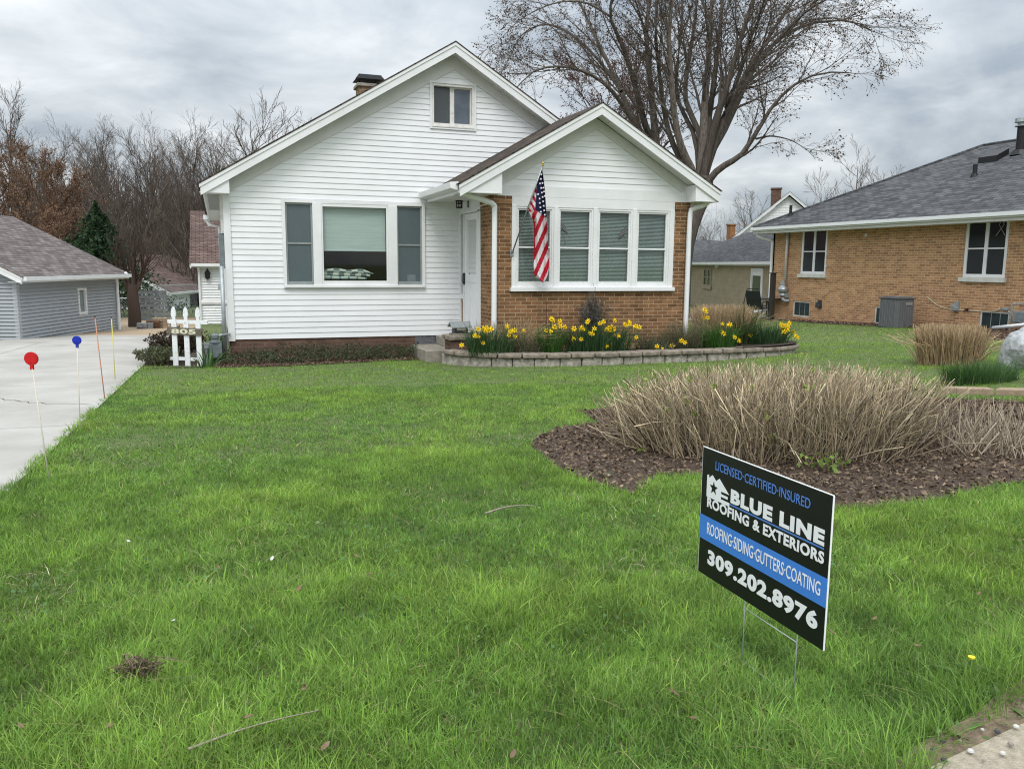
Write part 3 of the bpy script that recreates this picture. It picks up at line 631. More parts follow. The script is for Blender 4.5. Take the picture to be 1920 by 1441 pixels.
def interp(y, tab): ys_, xs2 = zip(*tab); return np.interp(y, ys_, xs2)
LB = [(316, 1014.5), (340, 1007.5), (365, 999.5), (392, 990.5), (400, 993), (412, 999), (425, 1001.5), (500, 1000.5), (516, 1002), (524, 1010), (528, 1018)]
RB = [(316, 1016.5), (340, 1020), (365, 1022.5), (395, 1024), (408, 1025), (440, 1027), (470, 1028.3), (495, 1030), (515, 1027), (526, 1022), (528, 1020)]
FT = [(316, 1015), (350, 1006.5), (378, 1004.5), (396, 1003.2)]          # the fold where the canton starts
ny, nx_ = 86, 40; V = []; fl = MB()
for j in range(ny+1):
    y = 316+(528-316)*j/ny; x0, x1 = interp(y, LB), interp(y, RB)
    for i in range(nx_+1):
        a = i/nx_; u = x0+(x1-x0)*a; s = j/ny
        yy = y+(2.5*math.sin(a*9) if j == ny else 0)
        depth = -PD-.55+.28*min(1, s*1.3)+.045*math.sin(a*8.5+.6+s*.8)*min(1, s*3)+.02*math.sin(a*17)
        fl.v.append(tuple(PY(u, yy, depth)))
for j in range(ny):
    for i in range(nx_):
        k = j*(nx_+1)+i; y = 316+212*(j+.5)/ny; u = interp(y, LB)+(interp(y, RB)-interp(y, LB))*(i+.5)/nx_
        xf = interp(y, FT) if y < 397 else 0
        low = 392.5+(u-1003)*.72
        if y < 415 and u > (xf if y < 397 else 1003) and y < low+0: m_ = 2
        elif y < 398 and u <= xf: q = (y-316-(u-1005)*1.7)/9.5; m_ = 0 if int(math.floor(q)) % 2 == 0 else 1
        else: q = (u-1002.5+.43*(y-430))/8.2; m_ = 0 if int(math.floor(q)) % 2 == 0 else 1
        if u < 1004 and 415 < y < 470: m_ = 0
        fl.f.append((k, k+1, k+nx_+2, k+nx_+1)); fl.m.append(m_)
def star(mb, c, ex, ey, r):
    pts = [c+ex*(r*(1 if q % 2 == 0 else .42)*math.sin(q*math.pi/5))+ey*(r*(1 if q % 2 == 0 else .42)*math.cos(q*math.pi/5)) for q in range(10)]
    k = len(mb.v); mb.v += [tuple(c)]+[tuple(p) for p in pts]; fs = [(k, k+1+q, k+1+(q+1) % 10) for q in range(10)]; mb.f += fs; mb.m += [1]*10
for u, v in ((1014.8, 352.5), (1016, 361), (1017.5, 369.5), (1018.3, 377.5), (1019.5, 386), (1020.3, 394.5), (1021.5, 402.5), (1011.8, 372.5), (1012.2, 380.5), (1013.2, 388.8), (1014.3, 397), (1012.5, 344), (1014.2, 335.5), (1017.2, 343.5), (1015, 327), (1018.8, 352), (1020.2, 359), (1021.6, 367.5), (1009, 364)):
    s = (v-316)/212; c = np.array(PY(u, v, -PD-.62+.28*s*1.3)); star(fl, c, RT, UP, .021)
fl.build('flag_cloth', [FRED, FWHT, FBLU], FLG, smooth=True)
def stick_flag(u0, v0, u1, v1, lab, flip):
    o = -PD+.055
    b = np.array(PY(u1, v1, o)); t = np.array(PY(u0, v0, o)); r = thing('stick_flag', lab, 'small flag', tuple(b))
    MB().tube([tuple(b), tuple(t)], .004, 6).build('stick', GREYWOOD, r)
    ax_ = (t-b)/np.linalg.norm(t-b); side = np.array([1., 0, 0])*flip+np.array([0, 0, -.75]); side /= np.linalg.norm(side); m = MB()
    for k in range(7):
        m.mi = k % 2; p = t-ax_*.02*k; m.quad(tuple(p), tuple(p-ax_*.02), tuple(p-ax_*.02+side*.17), tuple(p+side*.17))
    m.build('flag_cloth', [plain('faded_flag_dark', (.02, .016, .02)), plain('faded_flag_pale', (.26, .24, .24))], r, thick=.003)
stick_flag(1047.5, 413, 1062, 459, 'little faded stick flag leaning left inside the second porch window', 1)
stick_flag(1176, 424, 1166, 459, 'little faded stick flag at the right edge of the third porch window', -1)
# folded blanket on the sill
bk = MB()
B0, B1 = w0(606, 512, -.2), w0(700, 521, -.2)
for lay in range(3):
    n_ = 26; z0 = B1[1]-.03+lay*.065
    for i in range(n_+1):
        a = i/n_; x = B0[0]-.04+(B1[0]-B0[0])*(a*(.9+.07*lay)); h = .075*(1-max(0, a-.8)*3.2)+.012*math.sin(a*13+lay*2)
        for q, (oo, zz_) in enumerate(((-.32, 0), (-.16, 0), (-.13, h*.5), (-.17, h), (-.32, h*1.05))): bk.v.append((x, -oo+.01*math.sin(a*7+q), z0+zz_-.03*a*lay*.4))
    k0 = lay*(n_+1)*5
    for i in range(n_):
        for q in range(4): k = k0+i*5+q; bk.f.append((k, k+5, k+6, k+1)); bk.m.append(((i//3)+(lay+q)//2) % 2 if lay else (1 if i % 5 else 2))
tag(bk.build('blanket', [plain('blanket_grey', (.17, .21, .205), (.13, .165, .16), 60, .95), plain('blanket_cream', (.60, .65, .57), (.52, .56, .49), 60, .95), plain('blanket_teal', (.12, .30, .34), rough=.95)], smooth=True), 'folded grey and cream plaid blanket lying behind the wide front window', 'blanket')

# ------------------------------------------------------------------ neighbouring buildings
def gable_house(root, A, B, w, z0, z1, rise, over, wallm, shingle, lap=False, holes=(), ghole=None, gutter=True, E=.1016, gend=None):
    """A to B is the eave wall we see (A nearer the gable we see); the ridge is parallel to it"""
    A = Vector((A[0], A[1], 0)); B = Vector((B[0], B[1], 0)); e_ = (B-A).normalized(); Ln = (B-A).length
    n_ = Vector((e_.y, -e_.x, 0))
    if n_.dot(Vector((CAM[0], CAM[1], 0))-A) < 0: n_ = -n_
    fe = Fr(A, e_, n_); fg = Fr(A, -n_, -e_)
    m = MB(fe)
    if lap:
        siding(m, lambda z: (0, Ln), z0, z1, holes, E=E, lip=.042); m.fr = fg
        siding(m, lambda z: (max(0, (z-z1)*w/2/rise), w-max(0, (z-z1)*w/2/rise)), z0, z1+rise-.05, [ghole] if ghole else (), E=E, lip=.042)
    else:
        x = 0
        for hx0, hx1, hz0, hz1 in sorted(holes): m.box(x, hx0, -.1, 0, z0, z1).box(hx0, hx1, -.1, 0, z0, hz0).box(hx0, hx1, -.1, 0, hz1, z1); x = hx1
        m.box(x, Ln, -.1, 0, z0, z1); m.fr = fg; m.prism([(0, z0), (w, z0), (w, z1), (w/2, z1+rise), (0, z1)], -.1, 0)
    m.fr = fe; m.box(0, Ln, -w, -w+.1, z0, z1); m.box(Ln-.1, Ln, -w+.1, -.1, z0, z1); m.fr = fg; m.prism([(0.05, z1), (w-.05, z1), (w/2, z1+rise-.05)], -Ln, -Ln+.1)
    m.build('wall', wallm, root)
    es = rise/(w/2); gable_roof(fg, -over, w+over, w/2, z1+rise+.08, es, -Ln-over, over, shingle, root, over=over)
    ze = z1+.08-es*over
    f = MB(fe).box(-over, Ln+over, over-.04, over-.015, ze-.16, ze-.01); f.box(-over, Ln+over, 0, over-.04, ze-.15, ze-.14)
    if gutter: f.prism([(-over+.05, ze-.11), (Ln+over-.05, ze-.11), (Ln+over-.05, ze+.0), (-over+.05, ze+.0)], over-.015, over+.10)
    f.build('gutter' if gutter else 'fascia', TRIM, root)
    return fe, fg, Ln
def simple_window(fr, x0, x1, z0, z1, parent, trim=TRIM, glass=DGLASS, w=.06, o=.03, mull=(), rail=True, sill=None, name='window', sillm=None):
    m = MB(fr); frame_ring(m, x0, x1, z0, z1, w, -.08, o)
    for x in mull: m.box(x-w*.6, x+w*.6, -.08, o-.006, z0+w, z1-w)
    if rail: m.box(x0+w, x1-w, -.07, o-.016, (z0+z1)/2-.018, (z0+z1)/2+.018)
    ob = m.build(name, trim, parent, bevel=.004)
    MB(fr).box(x0+w*.8, x1-w*.8, -.06, -.035, z0+w*.8, z1-w*.8).build('pane', glass, ob)
    if sill: MB(fr).box(x0-.06, x1+.06, 0, .07, z0-sill, z0).build('sill', sillm or TRIM, ob)
    return ob
# grey garage
A, B = (-5.5, 10.28), (-3.67, 16.03)
GA = thing('grey_garage', 'grey vinyl sided garage with a taupe shingle roof beside the driveway', 'garage', (-7, 14, -.9))
fe, fg, Ln = gable_house(GA, A, B, 7., -1.1, 1.06, 1.75, .38, GREYSIDE, SH_TAUPE, True, [(3.42, 3.92, -.28, .52)], (.62, 3.2, -1.1, .95))
simple_window(fe, 3.38, 3.96, -.32, .56, GA, w=.09, rail=False, glass=plain('obscure_glass', (.22, .26, .27), (.13, .16, .17), 14, .3))
m = MB(fe).box(-.02, .10, -.02, .03, -1.1, 1.06); m.fr = fg; m.box(-.02, .09, -.02, .03, -1.1, 1.2); LG = plain('light_grey_trim', (.42, .44, .465), (.38, .40, .42), 2, .5); m.build('corner_post', LG, GA); MB(fe).box(Ln-.07, Ln+.01, -.02, .028, -1.1, 1.06).build('corner_post', LG, GA)
MB(fe).tube([(Ln+.1, .42, 1.0), (Ln+.08, .3, .92), (Ln+.0, .1, .8), (Ln+.0, .09, -1.05)], .05, 8).build('downspout', WHITE, GA)
dm = MB(fg).box(.56, .66, -.1, .03, -1.1, .95).box(3.2, 3.3, -.1, .03, -1.1, .95).box(.56, 3.3, -.1, .032, .95, 1.05); dm.build('door_frame', TRIM, GA)
MB(fg).box(.3, 6.5, -5.5, -5.4, -1.1, 1.0).box(.1, .2, -5.4, -.2, -1.1, 1.).box(6.6, 6.7, -5.4, -.2, -1.1, 1.0).build('dark_inner_wall', DARK, GA)
# white building behind the house
RB = thing('white_outbuilding', 'white sided outbuilding with red brown roof and wall lantern behind the bungalow', 'outbuilding', (1, 20, -1))
fe, fg, Ln = gable_house(RB, (-.94, 18.7), (6, 18.7), 9., -1.1, 1.40, 2.1, .32, WHITE, SH_RED, True, [(.98, 1.95, -1.1, 1.05)])
dr = MB(fe); frame_ring(dr, .98, 1.95, -1.05, 1.05, .1, -.08, .03, wb=.02); dr.box(1.08, 1.85, -.06, -.02, -1.03, .95); dr.box(1.15, 1.8, -.03, -.01, -.2, .3); dro = dr.build('door', TRIM, RB)
MB(fe).box(1.62, 1.8, -.02, .03, .0, .18).build('mailbox', OLDTRIM, dro)
MB(fe).box(-.02, .1, -.02, .03, -1.1, 1.4).tube([(-.02, .3, 1.2), (.0, .12, 1.0), (.0, .08, -1.05)], .045, 8).build('corner_post', TRIM, RB)
p = PY(389, 514, 18.6); MB().lathe((p[0], 18.55, p[2]-.22), [(.0, 0), (.05, .04), (.09, .06), (.11, .28), (.05, .36), (.02, .42), (.02, .46)], 8).box(p[0]-.03, p[0]+.03, 18.55, 18.68, p[2]+.05, p[2]+.12).build('wall_lantern', BLACK, RB)
MB().box(-.2, 1.6, 17.6, 18.5, -1.1, -.88).build('step', STEP, RB, bevel=.01)
# brown roofed building further back
A_, B_ = D(313, 550, 41), D(376, 545, 46)
BB = thing('brown_roofed_garage', 'white garage with wide brown shingle roof behind the chain link fence', 'garage', (A_[0], A_[1], -1.1))
e_ = (B_-A_)[:2]; e_ /= np.linalg.norm(e_)
gable_house(BB, A_[:2], A_[:2]+e_*9, 6.4, -1.8, -.05, 1.75, .3, WHITE, SH_RED, True, [(3.2, 6.5, -1.8, -.35)], E=.16)
fb_ = Fr((A_[0], A_[1], 0), (e_[0], e_[1], 0), (e_[1], -e_[0], 0)); MB(fb_).box(3.2, 6.5, -1.2, -1.1, -1.8, -.3).build('dark_inner_wall', DARK, BB)
# the brick house on the right
RH = thing('brick_house', 'tan brick ranch house with a grey hip roof and white gutter', 'house', (22, 2, -.4))
HX, HY = 17.8, 8.2
FH = Fr((HX, HY, 0), (0, -1, 0), (-1, 0, 0))                    # x = metres from the back corner towards the street
def hx(y): return HY-y
wins = [(hx(6.72), hx(5.52), 1.16, 2.6), (hx(.44), hx(-.78), 1.16, 2.6)]; base = [(hx(6.98), hx(6.15), -.24, .27), (hx(3.35), hx(2.5), -.24, .27), (hx(-.18), hx(-1.0), -.16, .34)]
bw = MB(FH); x = 0.
for cols in sorted(wins+base):
    if cols[2] < 0: continue
xsb = sorted({0., 16.}|{q for w_ in wins+base for q in w_[:2]})
for a, b in zip(xsb[:-1], xsb[1:]):
    mid = (a+b)/2; cuts = sorted((w_[2], w_[3]) for w_ in wins+base if w_[0] < mid < w_[1]); z = -.7
    for c0, c1 in cuts: bw.box(a, b, -.1, 0, z, c0); z = c1
    bw.box(a, b, -.1, 0, z, 2.62)
bw.fr = WORLD; bw.box(HX, 26.4, HY-.1, HY, -.7, 2.62).box(26.3, 26.4, -7.8, HY-.1, -.7, 2.62).box(HX, 26.3, -7.9, -7.8, -.7, 2.62)
bw.build('wall', BRICK2, RH)
ov = .5; ze = 2.70; hs = .5; cx0, cx1, cy0, cy1 = HX-ov, 26.4+ov, -7.8-ov, HY+ov; k = (cx1-cx0)/2; zr = ze+hs*k; xm = (cx0+cx1)/2
rf = MB(); P_ = [(cx0, cy0, ze), (cx1, cy0, ze), (cx1, cy1, ze), (cx0, cy1, ze), (xm, cy0+k, zr), (xm, cy1-k, zr)]
rf.add(P_, [(3, 0, 4, 5), (0, 1, 4), (1, 2, 5, 4), (2, 3, 5)]); rf.build('roof', SH_GREY, RH, thick=.03)
MB().box(cx0+.02, cx1, cy0, cy1-.02, ze-.19, ze-.175).build('soffit', SOFFIT, RH)
fm = MB(FH).box(-ov, 16+ov, ov-.02, ov, ze-.2, ze-.01).box(-ov, -ov+.02, -9, ov, ze-.2, ze-.01); fm.build('fascia', SOFFIT, RH)
gm_ = MB(FH).prism([(-ov+.02, ze-.12), (16+ov, ze-.12), (16+ov, ze+.01), (-ov+.02, ze+.01)], ov, ov+.05).prism([(-ov+.02, ze-.08), (16+ov, ze-.08), (16+ov, ze+.012), (-ov+.02, ze+.012)], ov+.05, ov+.11); gm_.build('gutter', WHITE, RH)
rc = MB().tube([(cx0, cy1, ze+.03), (xm, cy1-k, zr+.035), (xm, cy0+k, zr+.035)], .045, 6); rc.build('ridge_cap', SH_GREY, RH)
for w_ in wins: simple_window(FH, w_[0], w_[1], w_[2], w_[3], RH, w=.085, o=-.01, mull=((w_[0]+w_[1])/2,), sill=.11, sillm=PLASTW)
for b_ in base: 
    q = simple_window(FH, b_[0], b_[1], b_[2], b_[3], RH, trim=PLASTW, w=.045, o=-.02, rail=False, glass=plain('basement_glass', (.035, .05, .056), (.02, .028, .032), 5, .15), name='basement_window')
    for xq in (.3, .55): MB(FH).box(b_[0]+xq, b_[0]+xq+.015, -.034, -.028, b_[2]+.04, b_[3]-.04).build('muntin', GALV, q)
rb = MB(FH).tube(smooth_path([(hx(-.42), -.02, 2.18), (hx(-.55), -.02, 2.36), (hx(-.62), -.02, 2.46), (hx(-.55), -.02, 2.52), (hx(-.49), -.02, 2.45), (hx(-.56), -.02, 2.34), (hx(-.66), -.02, 2.19)], 24).tolist(), .012, 5); rb.build('ribbon_sticker', plain('pale_ribbon', (.30, .28, .34), rough=.6), RH)
MB(FH).tube(smooth_path([(-.32, .42, 2.56), (-.30, .40, 2.42), (-.1, .2, 2.32), (.02, .06, 2.25), (.03, .055, 2.05), (.03, .055, 1), (.03, .055, .08), (.03, .12, -.08), (-.05, .6, -.18), (-.1, 1.2, -.22)], 40).tolist(), .05, 8).build('downspout', WHITE, RH, smooth=True)
vx = hx(7.38)
MB(FH).tube([(vx, .06, 2.52), (vx, .06, .98)], .045, 10).build('vent_pipe', PLASTW, RH, smooth=True)
vm_ = MB(FH).lathe((vx, .13, .40), [(.06, -.02), (.09, .0), (.11, .05), (.09, .1), (.15, .16), (.17, .24), (.15, .29), (.09, .36), (.09, .44), (.06, .46), (.06, .55)], 14).tube([(vx, .13, .42), (vx+.02, .13, .30), (vx+.14, .10, .25), (vx+.2, .02, .26)], .055, 8).box(vx+.1, vx+.2, 0, .12, .36, .52); vm_.build('radon_fan', GALV, RH, smooth=False)
for y_, z_ in ((5.67, .22), (.52, .40)): 
    x_ = hx(y_); MB(FH).prism([(x_-.09, z_-.12), (x_+.09, z_-.12), (x_+.07, z_+.13), (x_-.07, z_+.13)], 0, .035).prism([(x_-.08, z_-.10), (x_+.08, z_-.10), (x_+.08, z_-.04), (x_-.08, z_+.06)], .03, .12).build('dryer_vent', DGREY if y_ > 3 else ALU, RH)
MB(FH).tube([(hx(.18), 0, .33), (hx(.18), .10, .33), (hx(.18), .13, .28)], .025, 6).lathe((hx(.18), .06, .36), [(.05, 0), (.05, .02)], 8).build('spigot', RUST, RH)
MB(FH).tube(smooth_path([(hx(1.5), .012, .62), (hx(1.1), .012, .40), (hx(.6), .012, .32), (hx(.2), .012, .32), (hx(-.5), .012, .33), (hx(-.85), .012, .42), (hx(-1.1), .012, .28)], 30).tolist(), .008, 5).build('cable', CREAM, RH)
MB(FH).box(hx(3.9), hx(3.82), 0, .05, 2.28, 2.36).box(hx(5.5), hx(5.46), 0, .06, 1.38, 1.5).build('wall_box', OLDTRIM, RH)
def rp(u, v):                                                  # where a line of sight meets the roof slope
    d = ray(u, v); t = (ze-hs*cx0-CAM[2]+hs*CAM[0])/(d[2]-hs*d[0]); return CAM+d*t
for u, v, h_, r_ in ((1482, 405, .36, .05), (1827, 331, .33, .06), (1913, 287, .72, .13)):
    p = rp(u, v); MB().tube([(p[0], p[1], p[2]-.1), (p[0], p[1], p[2]+h_)], r_, 12).lathe(tuple(p), [(r_*2, -.06), (r_*1.4, .08)], 12).build('roof_pipe', BLACK, RH)
MB().lathe((p[0], p[1], p[2]+.72), [(.2, 0), (.2, .02), (.13, .03), (.13, .10), (.21, .11), (.2, .22), (.05, .25)], 14).build('flue_cap', GALV, RH)
p = rp(1866, 297); x_, y_, z_ = p; rv = MB(); rv.add([(x_-.3, y_+.3, z_-.15), (x_+.15, y_+.3, z_+.07), (x_+.15, y_-.3, z_+.07), (x_-.3, y_-.3, z_-.15), (x_-.3, y_+.3, z_+.04), (x_+.15, y_+.3, z_+.26), (x_+.15, y_-.3, z_+.26), (x_-.3, y_-.3, z_+.04)], [(4, 7, 6, 5), (0, 4, 5, 1), (3, 2, 6, 7), (0, 3, 7, 4), (1, 5, 6, 2)]); rv.build('roof_vent', BLACK, RH)
# block garage beyond it
A_, B_ = D(1460, 480, 31.5), D(1297, 488, 44); A_ = A_+(A_-B_)/np.linalg.norm(A_-B_)*.2
BG = thing('block_garage', 'low tan concrete block garage with a grey roof behind the patio', 'garage', (A_[0], A_[1], -.8))
Lb = float(np.linalg.norm((A_-B_)[:2])); eb = (B_-A_)[:2]/Lb
fe, fg, Ln = gable_house(BG, A_[:2], A_[:2]+eb*16, 8., -1.4, 1.62, 1.6, .3, BLOCK, SH_GREY, False)
def wallx(fr, u, v):                                           # where a line of sight meets that wall
    d = ray(u, v); n_ = np.array(fr.n); O = np.array(fr.O); t = ((O-CAM)@n_)/(d@n_); p = CAM+d*t; return float((p-O)@np.array(fr.ex)), float(p[2])
xa_, za_ = wallx(fe, 1411, 503); xb_, zb_ = wallx(fe, 1428, 560)
x0_, x1_ = sorted((xa_, xb_)); dm = MB(fe); frame_ring(dm, x0_-.08, x1_+.08, -1.0, za_, .1, -.05, .04, wb=.02); dm.box(x0_, x1_, -.05, .01, -1, za_-.1); do2 = dm.build('door', TRIM, BG)
MB(fe).box(x0_+.22, x1_-.12, 0, .018, .05, za_-.3).build('pane', DGLASS, do2)
xa_, za_ = wallx(fe, 1321, 503); xb_, zb_ = wallx(fe, 1334, 537); x0_, x1_ = sorted((xa_, xb_))
bgw = simple_window(fe, x0_, x1_, zb_, za_, BG, trim=plain('tan_frame', (.34, .30, .22)), w=.07, o=.05, mull=((x0_+x1_)/2,), sill=.14, sillm=BLOCK); MB(fe).box(x0_+.05, x1_-.05, .004, .012, zb_+.05, za_-.05).build('glass', DGLASS, bgw)
xa_, za_ = wallx(fe, 1350, 498); MB(fe).box(xa_-.06, xa_+.06, 0, .06, za_-.05, za_+.05).tube([(xa_, .06, za_), (xa_+.18, .14, za_-.05)], .07, 8).tube([(xa_, .06, za_), (xa_-.12, .14, za_+.02)], .06, 8).build('floodlight', PLASTW, BG)
# white gabled house far behind
pk = D(1480, 360, 50.9); le = D(1357, 458, 52.2)
WG = thing('white_gabled_house', 'tall white gabled house with dark grey roof and brick chimney behind the garage', 'house', (pk[0], pk[1], -1))
exg = np.array([pk[0]-le[0], pk[1]-le[1], 0]); hw = np.linalg.norm(exg); exg /= hw; ng = Vector((exg[1], -exg[0], 0))
fw = Fr((le[0], le[1], 0), exg, ng); zl, zp = le[2], pk[2]
mw = MB(fw); siding(mw, lambda z: (max(.3, .3+(z-zl)*hw/(zp-zl)), min(2*hw-.3, 2*hw-.3-(z-zl)*hw/(zp-zl))), -1.2, zp-.3, (), E=.16); mw.box(.3, .4, -10, 0, -1.2, zl).box(2*hw-.4, 2*hw-.3, -10, 0, -1.2, zl).box(.3, 2*hw-.3, -10.1, -10, -1.2, zl).build('wall', WHITE, WG)
gable_roof(fw, 0, 2*hw, hw, zp, (zp-zl)/hw, -10.3, .35, SH_GREY, WG)
cr_ = MB(fw).box(hw-.75, hw-.15, -4.3, -3.7, zp-.6, zp+.5).box(hw-.8, hw-.1, -4.35, -3.65, zp+.5, zp+.6); cr_.build('chimney', FOUND, WG)
lt = MB(fw).box(-3.2, .3, -4, -.2, -1.2, zl-.9); lt.build('wing', WHITE, WG)
MB(fw).prism([(-3.5, zl-1.25), (.35, zl+.12), (.35, zl+.2), (-3.5, zl-1.15)], -4.2, .1).build('wing_roof', SH_GREY, WG)
MB(fw).prism([(-3.5, zl-1.45), (.35, zl-.05), (.35, zl+.12), (-3.5, zl-1.25)], .1, .13).build('rake_board', TRIM, WG)
fa = D(1372, 470, 66)
FHs = thing('distant_house', 'small distant house with grey roof and orange brick chimney', 'house', (fa[0], fa[1], -1))
gable_house(FHs, D(1240, 470, 62)[:2], D(1420, 470, 72)[:2], 8, -1.5, 1.7, 1.9, .3, WHITE, SH_GREY, False)
q = D(1371, 425, 70); MB().box(q[0]-.26, q[0]+.26, q[1]-.26, q[1]+.26, 1.5, q[2]+.1).box(q[0]-.32, q[0]+.32, q[1]-.32, q[1]+.32, q[2]+.1, q[2]+.22).build('chimney', plain('orange_brick', (.30, .15, .07), (.2, .09, .04), 3, .9), FHs)

# ------------------------------------------------------------------ things about the yard
# yard sign
SX = 1.335
sp = [PX(1305, 838, SX), PX(1322, 1085, SX), PX(1545, 915, SX), PX(1561, 1221, SX)]
sz0 = (sp[1][2]+sp[3][2])/2; sz1 = (sp[0][2]+sp[2][2])/2; sy0 = (sp[0][1]+sp[1][1])/2; sy1 = (sp[2][1]+sp[3][1])/2; SW_, SH_ = sy0-sy1, sz1-sz0
FG = Fr((SX, sy0, sz1), (0, -1, 0), (-1, 0, 0))                # x right along the sign, z down is negative
SG = thing('yard_sign', 'black and blue roofing company yard sign on wire legs in the front lawn', 'sign', (SX, (sy0+sy1)/2, .08))
pn = MB(FG).box(0, SW_, -.005, 0, -SH_, 0).build('panel', SIGNK, SG)
MB(FG).box(-.0015, 0, -.005, 0, -SH_, 0).box(SW_, SW_+.0018, -.005, 0, -SH_, 0).box(0, SW_, -.005, 0, 0, .0018).build('panel_edge', SIGNW, pn)
MB(FG).box(0, SW_, .0003, .0012, -.72*SH_, -.53*SH_).build('blue_band', SIGNB, pn)
def text(body, fr, x0, x1, z0, z1, o, mat, parent, name='lettering', bold=0., thick=.0006, font_shear=0.):
    cu = bpy.data.curves.new('txt', 'FONT'); cu.body = body; cu.size = 1; cu.offset = bold; cu.extrude = 0; cu.resolution_u = 4; cu.space_character = 1.0+bold*2.2
    to = bpy.data.objects.new('txt', cu); C.objects.link(to); dg = bpy.context.evaluated_depsgraph_get(); dg.update()
    me0 = bpy.data.meshes.new_from_object(to.evaluated_get(dg)); V = np.array([v.co[:] for v in me0.vertices]); F = [tuple(p.vertices) for p in me0.polygons]
    bpy.data.objects.remove(to); bpy.data.curves.remove(cu); bpy.data.meshes.remove(me0)
    mn, mxx = V.min(0), V.max(0); m = MB(fr)
    X = x0+(V[:, 0]-mn[0])/(mxx[0]-mn[0])*(x1-x0); Z = z0+(V[:, 1]-mn[1])/(mxx[1]-mn[1])*(z1-z0)
    m.add([(a, o, b) for a, b in zip(X, Z)], F); return m.build(name, mat, parent, thick=thick)
def sg(body, u0, u1, v0, v1, mat, bold, o=.0012): return text(body, FG, u0*SW_, u1*SW_, -v1*SH_, -v0*SH_, o, mat, pn, bold=bold)
sg('LICENSED\u00b7CERTIFIED\u00b7INSURED', .125, .865, .072, .140, SIGNL, .008)
sg('BLUE LINE', .272, .967, .232, .338, SIGNW, .056)
sg('ROOFING & EXTERIORS', .062, .972, .372, .452, SIGNW, .036)
sg('ROOFING\u00b7SIDING\u00b7GUTTERS\u00b7COATING', .075, .963, .570, .662, SIGNW, .004, .0022)
sg('309.202.8976', .090, .958, .775, .900, SIGNW, .050)
MB(FG).box(.265*SW_, .967*SW_, .0004, .0012, -.358*SH_, -.347*SH_).build('underline', SIGNL, pn)
ic = MB(FG); U_ = lambda u, v: (u*SW_, -v*SH_)
def plate(poly, o0=.0004, o1=.0012): ic.prism([U_(*q) for q in poly], o0, o1)
plate([(.052, .205), (.068, .196), (.068, .222), (.10, .19), (.135, .225), (.165, .195), (.255, .285), (.185, .285), (.185, .305), (.245, .305), (.245, .325), (.185, .325), (.185, .345), (.262, .345), (.262, .372), (.052, .372)])
ic.build('house_emblem', SIGNW, pn)
st = MB(FG); c_ = (.118*SW_, -.285*SH_); rr_ = .024
pts = [(c_[0]+(rr_ if q % 2 == 0 else rr_*.42)*math.sin(q*math.pi/5), c_[1]+(rr_ if q % 2 == 0 else rr_*.42)*math.cos(q*math.pi/5)) for q in range(10)]
k0 = len(st.v); st.add([(c_[0], .0018, c_[1])]+[(a, .0018, b) for a, b in pts], [(0, 1+q, 1+(q+1) % 10) for q in range(10)]); st.build('star_emblem', SIGNK, pn, thick=.0004)
la_, lb_ = PX(1394, 1130, SX)[1], PX(1492, 1190, SX)[1]
wr = MB()
for y_ in (la_, lb_): wr.tube([(SX+.006, y_, sz0+.12), (SX+.006, y_, .0)], .0017, 6)
wr.tube([(SX+.006, la_, sz0-.03), (SX+.006, lb_, sz0-.03)], .0017, 6); wr.tube([(SX+.006, la_, .112), (SX+.006, lb_, .112)], .0017, 6); wr.build('wire_stake', GALV, SG, smooth=True)
# driveway markers
def marker(u0, v0, u1, v1, mat, disc, lab, stem, r=.0045):
    b = G(u0, v0); t = D(u1, v1, float((b-CAM)@FW)); name = 'driveway_marker'
    m_ = thing(name, lab, 'driveway marker', tuple(b)); d_ = t-b; MB().tube([tuple(b-d_*.05), tuple(t)], [r, r], 7).build('rod', stem, m_, smooth=True)
    if disc:
        c = t; f = Fr(tuple(c), tuple(RT*np.array([1, 1, 0])/np.linalg.norm((RT*np.array([1, 1, 0])))), tuple(-np.array([FW[0], FW[1], 0])))
        q = MB(f); n_ = 24; R_ = disc; q.prism([(R_*math.cos(2*math.pi*i/n_), R_*.98*math.sin(2*math.pi*i/n_)+R_*.85) for i in range(n_)], -.006, .006).prism([(R_*1.0*math.cos(2*math.pi*i/n_), R_*.98*math.sin(2*math.pi*i/n_)+R_*.85) for i in range(n_)], -.003, .003)
        q.prism([(R_*.82*math.cos(2*math.pi*i/n_), R_*.8*math.sin(2*math.pi*i/n_)+R_*.85) for i in range(n_)], .006, .008)
        q.box(-.011, .011, -.008, .008, -.035, .015); q.build('reflector', mat, m_, bevel=.002)
    else:
        MB().tube([tuple(t-d_*.01), tuple(t+d_*.004)], r*1.3, 7).build('cap', BLACK, m_)
    return m_
marker(92.5, 902, 59.5, 683, RED, .046, 'driveway marker with a round red reflector on a white rod', FIBRE)
marker(150.5, 808, 144.5, 645, BLUE, .041, 'driveway marker with a round blue reflector on a pale rod', FIBRE)
marker(196.5, 749, 178, 594, None, 0, 'thin orange fibreglass driveway rod without a reflector', ORANGE, .006)
marker(216, 713, 209, 596, None, 0, 'thin yellow fibreglass driveway rod without a reflector', YELLOW, .006)
